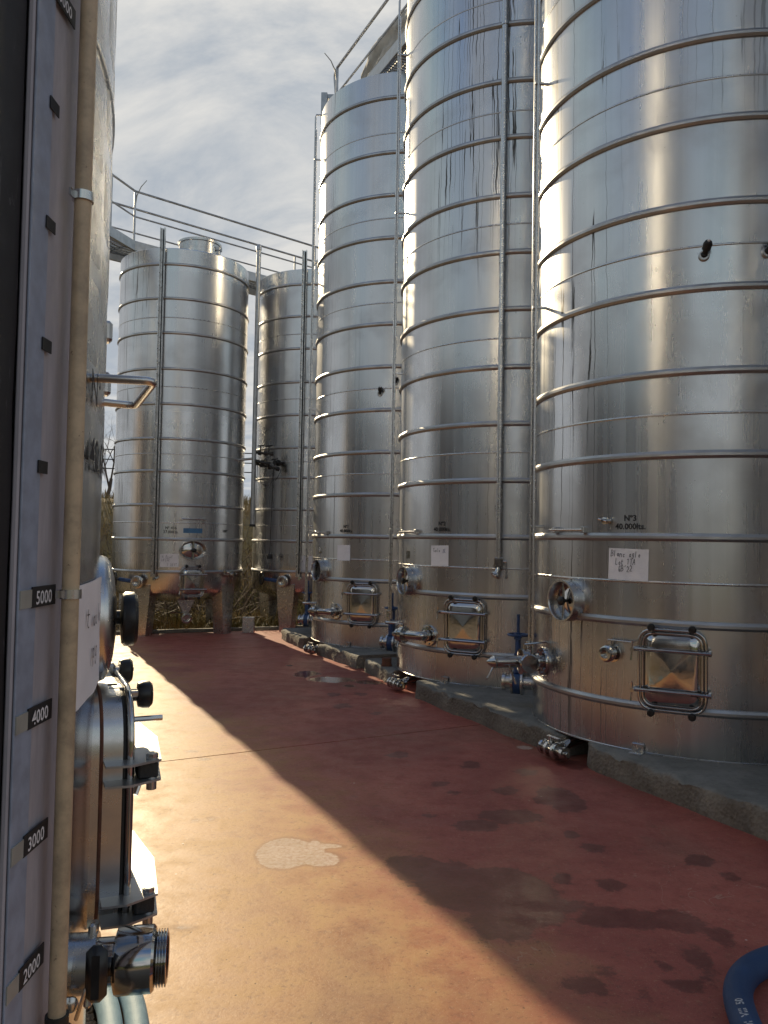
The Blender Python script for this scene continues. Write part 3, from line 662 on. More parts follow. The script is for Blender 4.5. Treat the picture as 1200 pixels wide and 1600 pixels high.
def big_tank(pos, rz, num, mat, label, side_racking=False, full=True, dark_hole=False, pipe=False, sensors=True):
    t = tag(empty('wine_tank', (pos[0], pos[1], 0), rad(rz)), label, 'tank', 'tall steel tanks of the right-hand row')
    if mat not in SHELLS: SHELLS[mat] = shell(R, ZB, ZT, mat)
    link('shell', SHELLS[mat], t)
    for z in RINGS: link('hoop', hoop_mesh('hoopR', R), t).location.z = z
    for z in SEAMS: link('weld_seam', seam_mesh('seamR', R), t).location.z = z
    cached('base', 'base_skirt', 'satin', lambda b: b.lathe([(R + .001, 0), (R + .005, .003), (R + .005, .010), (R + .001, .014)], 144, M.Translation((0, 0, ZB - .004)), False), t)
    manway(t, R, -118.3, .73)
    round_hole(t, R, -153.5, 1.135, dark=dark_hole)
    # level tube on stand-offs down the left side
    def level(b):
        X = fr(R, -172, 0)
        b.cyl((0, .78, .10), (0, ZT - .1, .10), .0125, 10, X); b.cyl((.035, .70, .085), (.035, ZT - .3, .085), .009, 8, X)
        b.tube([(0, ZT - .1, .10), (0, ZT - .06, .09), (0, ZT - .05, -.02)], .011, 8, X=X)
    cached('lev', 'level_tube', 'satin', level, t)
    for i, z in enumerate((1.68, 3.4, 5.2, 7.0)):
        cached('levb%d' % i, 'tube_bracket', 'satin', lambda b: b.box((.015, z, .045), (.022, .02, .13), fr(R, -172, 0), .003), t)
    cached('levv', 'level_valve', 'polished', lambda b: (b.lathe([(.02, 0), (.032, .004), (.032, .03), (.02, .034), (.02, .06), (.034, .064), (.034, .085), (.016, .09), (.016, .13)], 16, fr(R, -172, .66) @ M.Translation((0, .13, .10)) @ M.Rotation(rad(90), 4, 'X')), b.cyl((0, .66, -.02), (0, .66, .14), .02, 12, fr(R, -172, 0)), b.tube([(-.06, .74, .12), (.05, .745, .12)], .007, 8, X=fr(R, -172, 0))), t, 30)
    # stub rail with two plates
    def stub(b):
        f = wrapper(R, -154, 1.65)
        b.tube([f(-.20 + .037 * k, 0, .045) for k in range(11)], .0085, 8)
        for x in (-.14, .165): b.box((x * .0, 0, .02), (.035, .045, .05), fr(R, -154 + math.degrees(x / R), 1.65), .004)
    cached('stub', 'stub_rail', 'satin', stub, t)
    knife_valve(t, 'kv')
    if side_racking: racking_side(t, 'rs')
    else: racking(t, 'rk', -137.5, .605)
    drain(t, 'dr')
    for i, a in enumerate((-128, -88)):
        def foot(b):
            X = fr(R, a, ZB + .03); b.box((0, .0, .012), (.085, .06, .010), X, .004); b.box((0, -.026, .045), (.085, .008, .07), X, .002); b.cyl((0, -.04, .05), (0, .0, .05), .009, 8, X)
        cached('ft%d' % i, 'anchor_foot', 'satin', foot, t)
    if sensors:
        for i, (a, z, ln) in enumerate(((-110.3, 3.46, .09), (-93.3, 3.46, .10), (-101.4, 3.60, .07))):
            if num != 1 and i == 2: continue
            def sens(b):
                X = fr(R, a, z) @ M.Rotation(rad(-38), 4, 'X') @ M.Rotation(rad(14), 4, 'Y')
                b.lathe([(.026, -.02), (.026, .02), (.018, .024), (.018, .05), (.028, .054), (.030, ln), (.022, ln + .02), (.008, ln + .024)], 14, X)
            pr = cached('sn%d' % i, 'temperature_probe', 'black_rubber', sens, t)
            cached('snc%d' % i, 'probe_collar', 'hoop_steel', lambda b: b.lathe([(.036, -.01), (.036, .006), (.03, .010), (.03, .02)], 18, fr(R, a, z)), pr)
            cached('snt%d' % i, 'probe_tip', 'paper', lambda b: b.lathe([(.009, ln + .024), (.009, ln + .034), (0, ln + .035)], 10, fr(R, a, z) @ M.Rotation(rad(-38), 4, 'X') @ M.Rotation(rad(14), 4, 'Y')), pr)
    if num in (1, 2):
        def plate(b):
            f = wrapper(R, -156, 1.408); vs = [f(x, y, o) for o in (.0, .004) for x, y in ((-.045, -.04), (.045, -.04), (.045, .04), (-.045, .04))]
            b.add(vs, [(4, 5, 6, 7), (0, 1, 5, 4), (1, 2, 6, 5), (2, 3, 7, 6), (3, 0, 4, 7)])
        cached('plt', 'name_plate', 'polished', plate, t)
    if num == 3:
        X = fr(R, -138.2, 1.712)
        cached('tap', 'sample_tap', 'polished', lambda b: (b.lathe([(.014, -.01), (.014, .03), (.024, .032), (.024, .055), (.014, .058)], 14, X), b.tube([(-.035, .012, .07), (.03, -.006, .07)], .008, 8, X=X), b.cyl((0, 0, .05), (0, 0, .085), .009, 8, X)), t)
        X2 = fr(R, -136.5, .803)
        cached('sv', 'sample_valve', 'polished', lambda b: b.lathe([(.062, -.01), (.062, .008), (.04, .010), (.04, .05), (.056, .054), (.056, .08), (.045, .085), (.045, .105), (.03, .106), (.028, .07), (.0, .07)], 24, X2, False), t, 30)
        cached('svl', 'valve_lever', 'satin', lambda b: (b.cyl((0, .05, .03), (0, .085, .03), .012, 10, X2), b.box((.075, .09, .03), (.19, .012, .022), X2, .003)), t)
    if pipe:
        def pp(b):
            X = fr(R, -103.6, 0); b.cyl((0, 1.40, .075), (0, ZT + .1, .075), .030, 16, X)
        cached('pp', 'filling_pipe', 'satin', pp, t)
        for i, z in enumerate((1.9, 4.25, 6.6)): cached('pb%d' % i, 'pipe_clip', 'satin', lambda b: (b.lathe([(.031, -.012), (.036, -.012), (.036, .012), (.031, .012)], 16, fr(R, -103.6, z) @ M.Translation((0, 0, .075)) @ M.Rotation(rad(90), 4, 'X'), False), b.box((0, 0, .025), (.02, .02, .06), fr(R, -103.6, z))), t)
        X = fr(R, -103.6, 0)
        pv = cached('pv', 'filling_valve', 'polished', lambda b: (b.box((0, 1.36, .075), (.085, .10, .06), X, .008), b.tube([(0, 1.32, .075), (-.01, 1.27, .085), (-.035, 1.23, .10)], [.028, .028, .03], 14, X=X), b.lathe([(.03, 0), (.045, .002), (.045, .02), (.03, .022)], 16, X @ M.Translation((-.02, 1.25, .092)) @ M.Rotation(rad(60), 4, 'X') @ M.Rotation(rad(-25), 4, 'Y'))), t, 30)
        cached('pvl', 'valve_lever', 'satin', lambda b: (b.cyl((.03, 1.37, .075), (.075, 1.37, .075), .014, 10, X), b.tube([(.07, 1.37, .08), (.072, 1.22, .085)], .007, 8, X=X), b.cyl((.072, 1.25, .085), (.072, 1.21, .086), .012, 8, X)), pv)
    if num: lettering([('Nº%d' % num, .056, 0, .012), ('40.000lts.', .056, 0, -.045)], wrapper(R, -131, 1.70), 'stencil', t, bold=.0012)
    return t
T1p, T2p, T3p, T4p = (.2863, 11.5816), (1.4678, 8.936), (2.533, 6.4331), (3.65, 3.90)
big_tank(T1p, 4, 1, 'shell_c', 'farthest steel tank of the right-hand row, numbered 1, with dark round port', dark_hole=True)
big_tank(T2p, -2, 2, 'shell_b', 'middle steel tank numbered 2 with a thick vertical filling pipe down its side', pipe=True, sensors=False)
big_tank(T3p, 0, 3, 'shell_a', 'nearest right-hand steel tank, numbered 3, filling the right edge', side_racking=True)
big_tank(T4p, 2, 0, 'shell_c', 'steel tank beyond No 3 outside the right edge, seen only mirrored in No 3')
def on_tank(pos, rz, w, h, az, z, label, lines, seed, tilt=0., mat='ink', Rr=R, size=None):
    o = paper_sheet(w, h, wrapper(Rr, az, z), label, (pos[0], pos[1], 0), rad(rz), seed, tilt)
    if lines: handwrite(lines, wrapper(Rr, az, z), mat, o, off=.0075)
    return o
on_tank(T3p, 0, .285, .215, -131.6, 1.414, 'crumpled paper with handwriting taped to tank No 3', [('Blanc agle', .042, -.125, .052), ('Lot 1TA', .040, -.09, -.002), ("GB'22", .040, -.07, -.048)], 3, -.02)
on_tank(T2p, -2, .225, .205, -132.0, 1.410, 'paper with one line of handwriting taped to tank No 2', [('Taula', .036, -.085, .035)], 8, .02)
handwrite([('BL', .040, .045, .032)], wrapper(R, -132, 1.41), 'blue_ink', [o for o in COL.objects if o.name.startswith('paper_sign') and not o.parent][-1], off=.0075, w=.003)
on_tank(T1p, 4, .225, .205, -132.4, 1.385, 'blank paper taped to tank No 1', [], 12, .01)

# ------------------------------------------------------------------ smaller tanks on legs at the far end
r4 = 1.065
RING4 = [1.01, 1.522, 2.054, 2.588, 3.10, 3.65, 4.206, 4.775, 5.325, 5.87]
SEAM4 = [1.78, 2.86, 3.92, 5.02]
def leg_tank(pos, rz, mat, label, nlabel=True, full=True):
    t = tag(empty('wine_tank', (pos[0], pos[1], 0), rad(rz)), label, 'tank', 'shorter steel tanks on legs at the far end')
    if 'leg' + mat not in SHELLS: SHELLS['leg' + mat] = shell(r4, .74, 6.12, mat, .22, .26)
    link('shell', SHELLS['leg' + mat], t)
    for z in RING4: link('hoop', hoop_mesh('hoopL', r4, .024, .021), t).location.z = z
    for z in SEAM4: link('weld_seam', seam_mesh('seamL', r4), t).location.z = z
    for i, a in enumerate((-107, -27, 62, 152)):
        def leg(b):
            X = fr(r4 - .10, a, 0); w0, w1 = .155, .095
            out = [(-w1, -.03), (w1, -.03), (w0, .60), (w0 * 1.05, .80), (-w0 * 1.05, .80), (-w0, .60)]
            b.prism(out, .085, .10, X)                                 # face plate
            for sx in (-1, 1):
                q = [(sx * w1, -.03), (sx * w0, .60), (sx * w0 * 1.05, .80)]
                vs = [(x, y, .10) for x, y in q] + [(x * .98, y, -.10) for x, y in q] + [(x * .96 , y, .10) for x, y in q] + [(x * .94, y, -.10) for x, y in q]
                b.add(vs, [(0, 1, 4, 3), (1, 2, 5, 4), (6, 9, 10, 7), (7, 10, 11, 8), (0, 3, 9, 6), (2, 8, 11, 5), (3, 4, 10, 9), (4, 5, 11, 10)], X)
            b.box((0, -.03, 0), (.26, .02, .26), X, .004)
        cached('lg%d' % i, 'leg', 'satin', leg, t, 30)
    def chan(b):
        X = fr(r4, -94.7, 0)
        b.box((0, 3.68, .035), (.075, 5.5, .008), X)
        for sx in (-1, 1): b.box((sx * .0345, 3.68, .062), (.006, 5.5, .046), X)
    ch = cached('ch', 'gauge_channel', 'satin', chan, t)
    cached('cht', 'sight_tube', 'black_rubber', lambda b: b.cyl((.012, .98, .055), (.012, 6.4, .055), .013, 8, fr(r4, -94.7, 0)), ch)
    for k in range(26):
        bo = cached('bolt', 'bolt', 'black_rubber', lambda b: b.lathe([(.007, 0), (.007, .006)], 6, fr(r4, -94.7, 0) @ M.Translation((-.026, 0, .086))), ch); bo.location.z = 1.1 + k * .2
    cached('chv', 'gauge_tap', 'polished', lambda b: b.lathe([(.018, 0), (.028, .003), (.028, .03), (.018, .033), (.018, .07), (.028, .073), (.028, .09), (.0, .091)], 12, fr(r4, -93.5, .90)), t, 30)
    manway(t, r4, -64, .855, .33, .43, 'mwl', .04)
    round_hole(t, r4, -64, 1.352, .15, 'rhl', .06, False, 1.38, 1.0)
    X = fr(r4, -108, .845)
    cached('ov', 'outlet_valve', 'satin', lambda b: b.lathe([(.05, -.05), (.05, .05), (.098, .055), (.10, .09), (.088, .095), (.088, .125), (.06, .127), (.058, .06), (.0, .06)], 26, X, False), t, 30)
    cached('ol', 'valve_actuator', 'blue_paint', lambda b: (b.box((-.21, .0, .07), (.26, .062, .055), X @ M.Rotation(rad(-6), 4, 'Z'), .012), b.cyl((-.33, .035, .07), (-.33, .035, .13), .014, 10, X)), t)
    def hw(b):
        b.tube([(-.36 + .065 * math.cos(k * math.pi / 10), .045 + .10 * math.sin(k * math.pi / 10), .14 + .05 * math.cos(k * math.pi / 10)) for k in range(20)], .011, 8, True, X)
        for k in (0, 1, 2):
            an = k * 2.09 + .5; b.tube([(-.36, .045, .14), (-.36 + .065 * math.cos(an), .045 + .10 * math.sin(an), .14 + .05 * math.cos(an))], .008, 6, X=X)
    cached('oh', 'hand_wheel', 'black_plastic', hw, t)
    X3 = fr(r4, -30, .96)
    cached('sm', 'sample_valve', 'polished', lambda b: (b.lathe([(.04, -.01), (.04, .05), (.055, .053), (.055, .08), (.03, .083), (.03, .14), (.045, .143), (.045, .165), (.0, .166)], 16, X3), b.tube([(-.16, .06, .10), (-.02, .02, .10), (.12, .01, .12)], .014, 8, X=X3), b.lathe([(.022, 0), (.03, .004), (.03, .03), (.0, .031)], 12, X3 @ M.Translation((-.16, .06, .09)))), t, 30)
    # conical sump with its drain valve
    Xc = fr(.62, -64, 0)
    cached('cn', 'drain_cone', 'satin', lambda b: b.prism([(-.165, .60), (-.045, .34), (.045, .34), (.165, .60), (.12, .66), (-.12, .66)], -.07, .07, Xc @ M.Rotation(rad(0), 4, 'X')), t, 30)
    cached('cv', 'drain_valve', 'polished', lambda b: (b.lathe([(.035, -.10), (.035, .06), (.085, .065), (.085, .10), (.058, .103), (.055, .05), (.0, .05)], 22, Xc @ M.Translation((0, .26, .06)), False), b.cyl((0, .25, .02), (0, .36, .02), .035, 14, Xc), b.tube([(-.02, .34, .04), (-.24, .35, .06)], .010, 8, X=Xc)), t, 30)
    def bar(b):
        f = wrapper(r4, -64.2, 1.845); b.tube([f(-.18 + .036 * k, 0, .05) for k in range(11)], .009, 8)
        for x in (-.18, .18): b.box((0, 0, .025), (.05, .05, .055), fr(r4, -64.2 + math.degrees(x / r4), 1.845), .004)
    cached('rb', 'rail_bar', 'satin', bar, t)
    # roof hatch and vent
    cached('rh', 'roof_hatch', 'satin', lambda b: b.lathe([(.34, -.16), (.34, .16), (.36, .165), (.36, .20), (.30, .23), (.0, .24)], 36, M.Translation((.30, -.30, 6.27))), t, 30)
    cached('rv', 'roof_vent', 'galvanised', lambda b: b.lathe([(.05, -.1), (.05, .10), (.075, .11), (.075, .16), (.0, .18)], 14, M.Translation((.62, -.40, 6.22))), t, 30)
    if nlabel:
        f = wrapper(r4, -82.3, 1.665)
        lettering([('Nº 436', .06, 0, .012), ('27.000lts.', .06, 0, -.05)], f, 'stencil', t, bold=.0015)
        lettering([('100º', .06, 0, -.02)], wrapper(r4, -33, 1.665), 'stencil', t, bold=.0015)
        g = wrapper(r4, -64.1, 1.66); b = MB()
        xs_ = [-.15 + .05 * k for k in range(7)]; vs = [g(x, y, .003) for y in (-.038, .038) for x in xs_]
        b.add(vs, [(k, k + 1, 8 + k, 7 + k) for k in range(6)]); sk = b.build('sticker', 'sticker_blue', t); sk['label'] = 'blue sticker with faded print'
    return t
P4, P5 = (-3.47, 13.57), (-1.28, 14.44)
leg_tank(P4, 0, 'shell_d', 'steel tank on legs at far left end with blue sticker and oval port')
leg_tank(P5, -2, 'shell_c', 'steel tank on legs half hidden between the far left tank and No 1', False)
leg_tank((.95, 16.6), 6, 'shell_d', 'steel tank far behind No 1, only its rim showing over its neighbour', False)
on_tank(P4, 0, .285, .205, -82.9, 1.188, 'paper with three handwritten lines on the far left tank', [('Vi Rosat', .042, -.12, .04), ('LN E22', .040, -.12, -.01), ('1 SAIOT', .040, -.03, -.085)], 21, .01, Rr=r4)
on_tank(P5, -2, .285, .25, -89.5, 1.16, 'paper with handwriting half hidden behind tank No 1', [('Na L', .045, -.12, .05), ('Ca P', .045, -.12, -.01)], 25, .01, Rr=r4)
# port with a hanging sample cable on the half hidden tank
def cable(pts, r=.006): b = MB(); b.tube(fillet([V(p) for p in pts], .12, 5), r, 6); return b

# standing manifold pipe between the two far tanks
mf = tag(empty('pipe_manifold', (-2.17, 13.22, 0)), 'vertical grey pipe with black valves between the two far leg tanks', 'pipe')
b = MB(); b.cyl((0, 0, 1.78), (0, 0, 6.42), .038, 12); b.lathe([(.046, 6.38), (.046, 6.44), (.03, 6.47), (0, 6.475)], 12); b.build('pipe', 'galvanised', mf)
b = MB(); b.lathe([(.05, 1.75), (.05, 1.79)], 12); b.build('end_cap', 'black_rubber', mf)
b = MB(); b.cyl((-.28, .10, 2.86), (.0, 0, 2.88), .022, 10); b.lathe([(.045, 0), (.045, .03)], 12, M.Translation((-.30, .1, 2.845)) @ M.Rotation(rad(90), 4, 'Y')); b.build('branch_pipe', 'satin', mf)
for i, (p, q) in enumerate((((0, 0, 2.98), (.30, .05, 2.97)), ((0, 0, 2.80), (.40, .12, 2.72)), ((-.02, 0, 2.84), (.25, .0, 2.80)))):
    b = MB(); b.tube([p, q], .021, 10)
    d = V(q) - V(p)
    for k in (.3, .62, .95): c_ = V(p) + d * k; b.tube([c_ - d.normalized() * .028, c_ + d.normalized() * .028], .038, 10)
    b.build('valve_branch', 'black_rubber', mf)
for i, (x, z) in enumerate(((.10, 3.02), (.24, 3.02), (.16, 2.78), (.34, 2.80))):
    b = MB(); b.cyl((x, .03, z - .03), (x, .03, z + .07), .012, 8); b.tube([(x - .05, .03, z + .07), (x + .06, .02, z + .085)], .010, 6); b.build('valve_lever', 'black_rubber', mf)
for pts in ([(0.0, -.02, 2.8), (.04, -.03, 2.55), (.15, -.03, 2.52), (.24, -.02, 2.8)], [(.1, 0, 2.78), (.12, -.02, 2.45), (.3, -.02, 2.43), (.33, 0, 2.75)], [(.36, .02, 2.76), (.46, .0, 2.70), (.40, .0, 2.58), (.36, 0, 2.52)], [(.33, .02, 2.74), (.31, .05, 2.2), (.28, .10, 1.3)], [(.06, 0, 2.8), (.05, 0, 2.2), (.045, .02, 1.7)]):
    cable(pts, .005).build('cable', 'black_rubber', mf)
b = MB(); b.lathe([(.05, 0), (.05, .06), (.03, .08), (0, .081)], 14, M.Translation((.28, .12, 1.22))); b.build('cable_weight', 'black_rubber', mf)
nz_ = MB(); X = fr(r4, -114.3, 2.83); nz_.lathe([(.03, -.02), (.03, .06), (.055, .065), (.055, .10), (.025, .105), (.025, .16), (.04, .163), (.04, .19), (0, .191)], 14, X)
for o in COL.objects:
    if o.name == 'wine_tank.005': nz_.build('inlet_nozzle', 'black_rubber', o)

# ------------------------------------------------------------------ near tank at the left edge
R0 = 1.35; P0 = (-1.80, 1.04)
t0 = tag(empty('wine_tank', (P0[0], P0[1], 0)), 'close polished tank at the left edge with gauge board and yellow tube', 'tank')
link('shell', shell(R0, .42, 7.6, 'shell_near', .28, .0, 220), t0)
for z in (.46, 2.31, 4.6, 6.9):
    b = MB(); b.lathe([(R0 - .001, z - .009), (R0 + .004, z - .004), (R0 + .004, z + .004), (R0 - .001, z + .009)], 180, cap=False)
    b.build('weld_seam', 'satin', t0, 60)
# cooling jacket: welded pockets
for i, z in enumerate([1.72 + .16 * k for k in range(9)]):
    for j, a in enumerate((9.4, 14.6, 19.8)):
        def pocket(b):
            n, m = 10, 8
            for jj in range(m + 1):
                for ii in range(n + 1):
                    x = ii / n * 2 - 1; y = jj / m * 2 - 1
                    d = .0022 * max(0, 1 - x ** 4) ** .5 * max(0, 1 - y ** 4) ** .5 - .001
                    b.v.append(wrapper(R0, 0, 0)(x * .056, y * .074, d))
            for jj in range(m):
                for ii in range(n): k = jj * (n + 1) + ii; b.f.append((k, k + 1, k + n + 2, k + n + 1))
        o = cached('pocket', 'jacket_pocket', 'satin', pocket, t0, 80); o.location.z = z + (.08 if j % 2 else 0); o.rotation_euler.z = rad(a)
b = MB(); b.box((-.002, 1.62, .006), (.156, 1.46, .008), fr(R0, 0, 0), .002); gb = b.build('gauge_board', 'gauge_board', t0)
b = MB(); b.box((-.053, 1.62, .0125), (.048, 1.46, .003), fr(R0, 0, 0), .0008); b.build('board_edge_strip', 'gauge_edge', gb)
X0 = fr(R0, 0, 0)
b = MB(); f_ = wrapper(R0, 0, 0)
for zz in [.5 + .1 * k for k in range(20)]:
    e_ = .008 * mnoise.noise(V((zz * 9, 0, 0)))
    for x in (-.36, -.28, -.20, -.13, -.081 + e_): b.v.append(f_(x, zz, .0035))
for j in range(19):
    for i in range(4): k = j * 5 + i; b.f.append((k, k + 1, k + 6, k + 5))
b.build('reflection_band', 'dark_reflection', t0)  # band painted for the shell's dark reflection, edge ragged like sealant residue
for z, s_ in ((2.245, '10000'), (1.463, '5000'), (1.313, '4000'), (1.158, '3000'), (.997, '2000')):
    b = MB(); w = .070 if s_ != '10000' else .078; b.box((-.010, z, .0155), (w, .026, .0016), X0); lb = b.build('gauge_label', 'stencil', gb)
    b = MB(); b.box((-.059, z - .001, .0150), (.034, .022, .0016), X0); b.build('tape_strip', 'tape', gb)
    lettering([(s_, .024 if s_ != '10000' else .022, -.012, z - .0092)], flatmap(X0), 'white_print', lb, .0170, bold=.0003)
for z in (1.627, 1.783, 1.939, 2.094):
    b = MB(); b.box((-.026, z, .0155), (.027, .016, .0014), X0); b.build('gauge_mark', 'stencil', gb)
b = MB(); b.cyl((.030, .905, .034), (.030, 7.2, .034), .0112, 16, X0); st = b.build('level_tube', 'sight_tube', t0)
b = MB(); b.lathe([(.020, 0), (.020, .03), (.015, .035), (.015, .05)], 16, X0 @ M.Translation((.030, .865, .034)) @ M.Rotation(rad(-90), 4, 'X')); b.build('tube_fitting', 'black_rubber', st)
for z in (1.463, 2.0, 3.2):
    b = MB(); b.lathe([(.0115, -.006), (.0142, -.006), (.0142, .006), (.0115, .006)], 20, X0 @ M.Translation((.030, z, .034)) @ M.Rotation(rad(90), 4, 'X'), False)
    b.box((.016, z, .024), (.014, .010, .003), X0); b.build('tube_clip', 'satin', t0)
for s_ in ('Nº', '40.000lts.'): lettering([(s_, .075, -.03 if s_ == 'Nº' else .08, .06 if s_ == 'Nº' else -.045)], wrapper(R0, 11.3, 1.69), 'stencil', t0, .006, bold=.001)
# grab handle bent from tube
a = fr(R0, 0, 0)
def pol(r, az, z): return (r * math.cos(rad(az)), r * math.sin(rad(az)), z)
b = MB(); b.tube(fillet([V(pol(R0 - .01, 10.6, 1.797)), V(pol(R0 + .094, 10.6, 1.797)), V(pol(R0 + .056, 19.4, 1.789)), V(pol(R0 - .01, 19.0, 1.79))], .02, 6), .0072, 12); b.build('grab_handle', 'satin', t0)
# clamp marks on the far rim of the tank
for z, h in ((1.93, .05), (1.83, .055)):
    b = MB(); b.box((0, 0, .002), (.03, h * .8, .018), fr(R0, 20.5, z), .006); b.build('jacket_port', 'satin', t0)
# round upper port: short neck with a domed cover and black wheel
X = fr(R0, 21.5, 1.385)
b = MB(); b.lathe([(.119, -.06), (.119, .006), (.116, .014), (.106, .021), (.08, .028), (.04, .033), (0, .035)], 48, X, False); pc = b.build('port_cover', 'satin', t0, 50)
lettering([('3', .03, -.06, .04)], flatmap(X), 'ink', pc, .0325)
b = MB(); b.cyl((.0, .0, .03), (0, 0, .05), .014, 12, X); b.lathe([(.02, .040), (.047, .043), (.051, .048), (.051, .064), (.045, .070), (0, .071)], 30, X @ M.Translation((-.03, 0, 0))); b.build('port_wheel', 'black_plastic', pc, 40)
# lower rectangular manway with two channel clamp bars
X = fr(R0, 24.5, 1.045); w, h = .42, .43
b = MB(); a_ = rrect(w, h, .11, 8, -.06); c_ = rrect(w, h, .11, 8, .036); n = len(a_); b.add(a_ + c_, [(i, (i + 1) % n, n + (i + 1) % n, n + i) for i in range(n)], X); b.build('manway_neck', 'satin', t0, 60)
b = MB(); b.tube(rrect(w - .004, h - .004, .108, 8, .0), .004, 8, True, X); b.build('neck_weld', 'rust', t0, 80)
b = MB(); b.tube(rrect(w - .012, h - .012, .105, 8, .039), .0055, 8, True, X); b.build('manway_gasket', 'black_rubber', t0, 80)
b = MB(); b.tube(rrect(w + .002, h + .002, .108, 8, .049), .0065, 10, True, X); b.build('manway_rim', 'polished', t0, 80)
b = MB(); pillow(b, w - .008, h - .008, .105, .010, X, .043); mdoor = b.build('manway_door', 'polished', t0, 60)
for yy in (.085, -.15):
    cb = empty('clamp_bar'); cb.parent = t0
    prof = [(-.27, -.02), (-.27, .055), (-.20, .098), (-.155, .102), (.06, .082), (.22, .062), (.24, .05), (.24, .03), (-.12, .045), (-.17, .02)]
    prof = [(-.245, .004), (-.25, .045), (-.225, .10), (-.06, .118), (.10, .10), (.20, .07), (.22, .05), (.05, .072), (-.14, .068), (-.20, .004)]
    for dy, nm in ((.016, 'upper_plate'), (-.018, 'lower_plate')):
        b = MB(); Y = X @ M.Translation((0, yy + dy, 0)) @ M.Rotation(rad(90), 4, 'X') ; b.prism([(x, z) for x, z in prof], -.002, .002, Y); b.build(nm, 'galvanised', cb, 30)
    b = MB(); b.box((-.20, yy - .001, .078), (.05, .028, .034), X, .003); b.build('clamp_block', 'black_rubber', cb)
    b = MB(); b.cyl((-.215, yy - .036, .085), (-.215, yy + .028, .085), .009, 12, X); b.lathe([(.011, 0), (.011, .008)], 10, X @ M.Translation((-.215, yy + .019, .085)) @ M.Rotation(rad(-90), 4, 'X')); b.build('clamp_pin', 'satin', cb)
    b = MB(); b.box((.0, yy - .001, .095), (.30, .03, .004), X); b.build('web_plate', 'satin', cb)
    b = MB(); b.cyl((.02, yy - .055, .085), (.02, yy - .055, .135), .0065, 10, X); b.tube([(-.03, yy - .10, .082), (-.01, yy - .06, .10)], .0065, 8, X=X); b.build('clamp_screw', 'satin', cb)
for i, (x, y, z) in enumerate(((-.10, .195, .056), (.07, .215, .04))):
    b = MB(); b.box((x, y - .005, .03), (.055, .05, .035), X, .006); b.box((x, y + .004, .055), (.03, .012, .06), X, .003); b.build('hinge_lug', 'satin', t0)
    b = MB(); b.lathe([(.012, -.03), (.012, .0), (.023, .002), (.026, .01), (.026, .022), (.02, .028), (0, .029)], 24, X @ M.Translation((x, y, z + .015))); b.build('hinge_knob', 'black_plastic', t0, 40)
b = MB(); b.cyl((-.13, .155, .05), (-.13, .155, .115), .0055, 8, X); b.build('latch_pin', 'satin', t0)
# outlet with butterfly valve and threaded union
X = fr(R0, 10.9, .862)
b = MB(); b.cyl((0, 0, -.03), (0, 0, .03), .045, 28, X); b.box((-.0, 0, .022), (.045, .12, .012), X @ M.Rotation(rad(-14), 4, 'Z'), .004); b.build('outlet_pipe', 'satin', t0)
b = MB(); b.lathe([(.036, .02), (.036, .056), (.048, .06), (.050, .064), (.050, .116), (.046, .120), (.042, .121)] + [q for k in range(4) for q in ((.0375, .1222 + k * .0044), (.0425, .1238 + k * .0044), (.0425, .1250 + k * .0044), (.0375, .1262 + k * .0044))] + [(.036, .14), (.031, .139), (.031, .07), (0, .07)], 44, X, False); b.build('threaded_union', 'polished', t0, 30)
b = MB(); b.box((-.058, .012, .038), (.024, .085, .032), X, .010); b.build('lever_grip', 'black_plastic', t0, 40)
b = MB(); b.tube(fillet([V((-.056, -.055, .01)), V((-.062, -.02, .02)), V((-.05, .02, .034)), V((-.045, .05, .04))], .02, 5), .0032, 8, X=X); b.lathe([(.011, 0), (.012, .006), (.006, .010), (0, .010)], 14, X @ M.Translation((-.047, -.035, .0)) @ M.Rotation(rad(-80), 4, 'Y')); b.build('lever_spring', 'satin', t0)
o = paper_sheet(.24, .185, wrapper(R0, 11.2, 1.375), 'paper with two handwritten words behind the yellow tube', (P0[0], P0[1], 0), 0, 31, .02)
for ch_ in o.children: ch_.location.z = 0
handwrite([('t aula', .030, -.032, .022), ('pg', .032, .0, -.035)], (lambda f: lambda x, y, off: f(x * 1.7, y, off))(wrapper(R0, 11.2, 1.375)), 'ink', o, off=.0075, w=.0020)
# saddle legs of the near tank, standing on the gravel
for i, a in enumerate((-60, 60, 180)):
    b = MB(); b.box((0, .2, -.12), (.16, .56, .16), fr(R0, a, 0), .01); b.build('leg', 'satin', t0)

# ------------------------------------------------------------------ hoses
def hose(name, pts, r, mat, label, n=18, smooth=.4):
    b = MB(); P = fillet([V(p) for p in pts], smooth, 14); b.tube(P, r, n); o = b.build(name, mat, None, None); return tag(o, label, 'hose'), P
HZ = .047
ho, HP = hose('hose', [(1.20, .9, HZ), (1.14, 1.7, HZ), (1.13, 2.45, HZ), (1.24, 2.86, HZ), (1.62, 3.06, HZ), (2.3, 2.95, HZ), (2.5, 2.0, HZ)], HZ, 'blue_hose', 'thick dark blue hose with white print curving on the floor at bottom right', 24, .36)
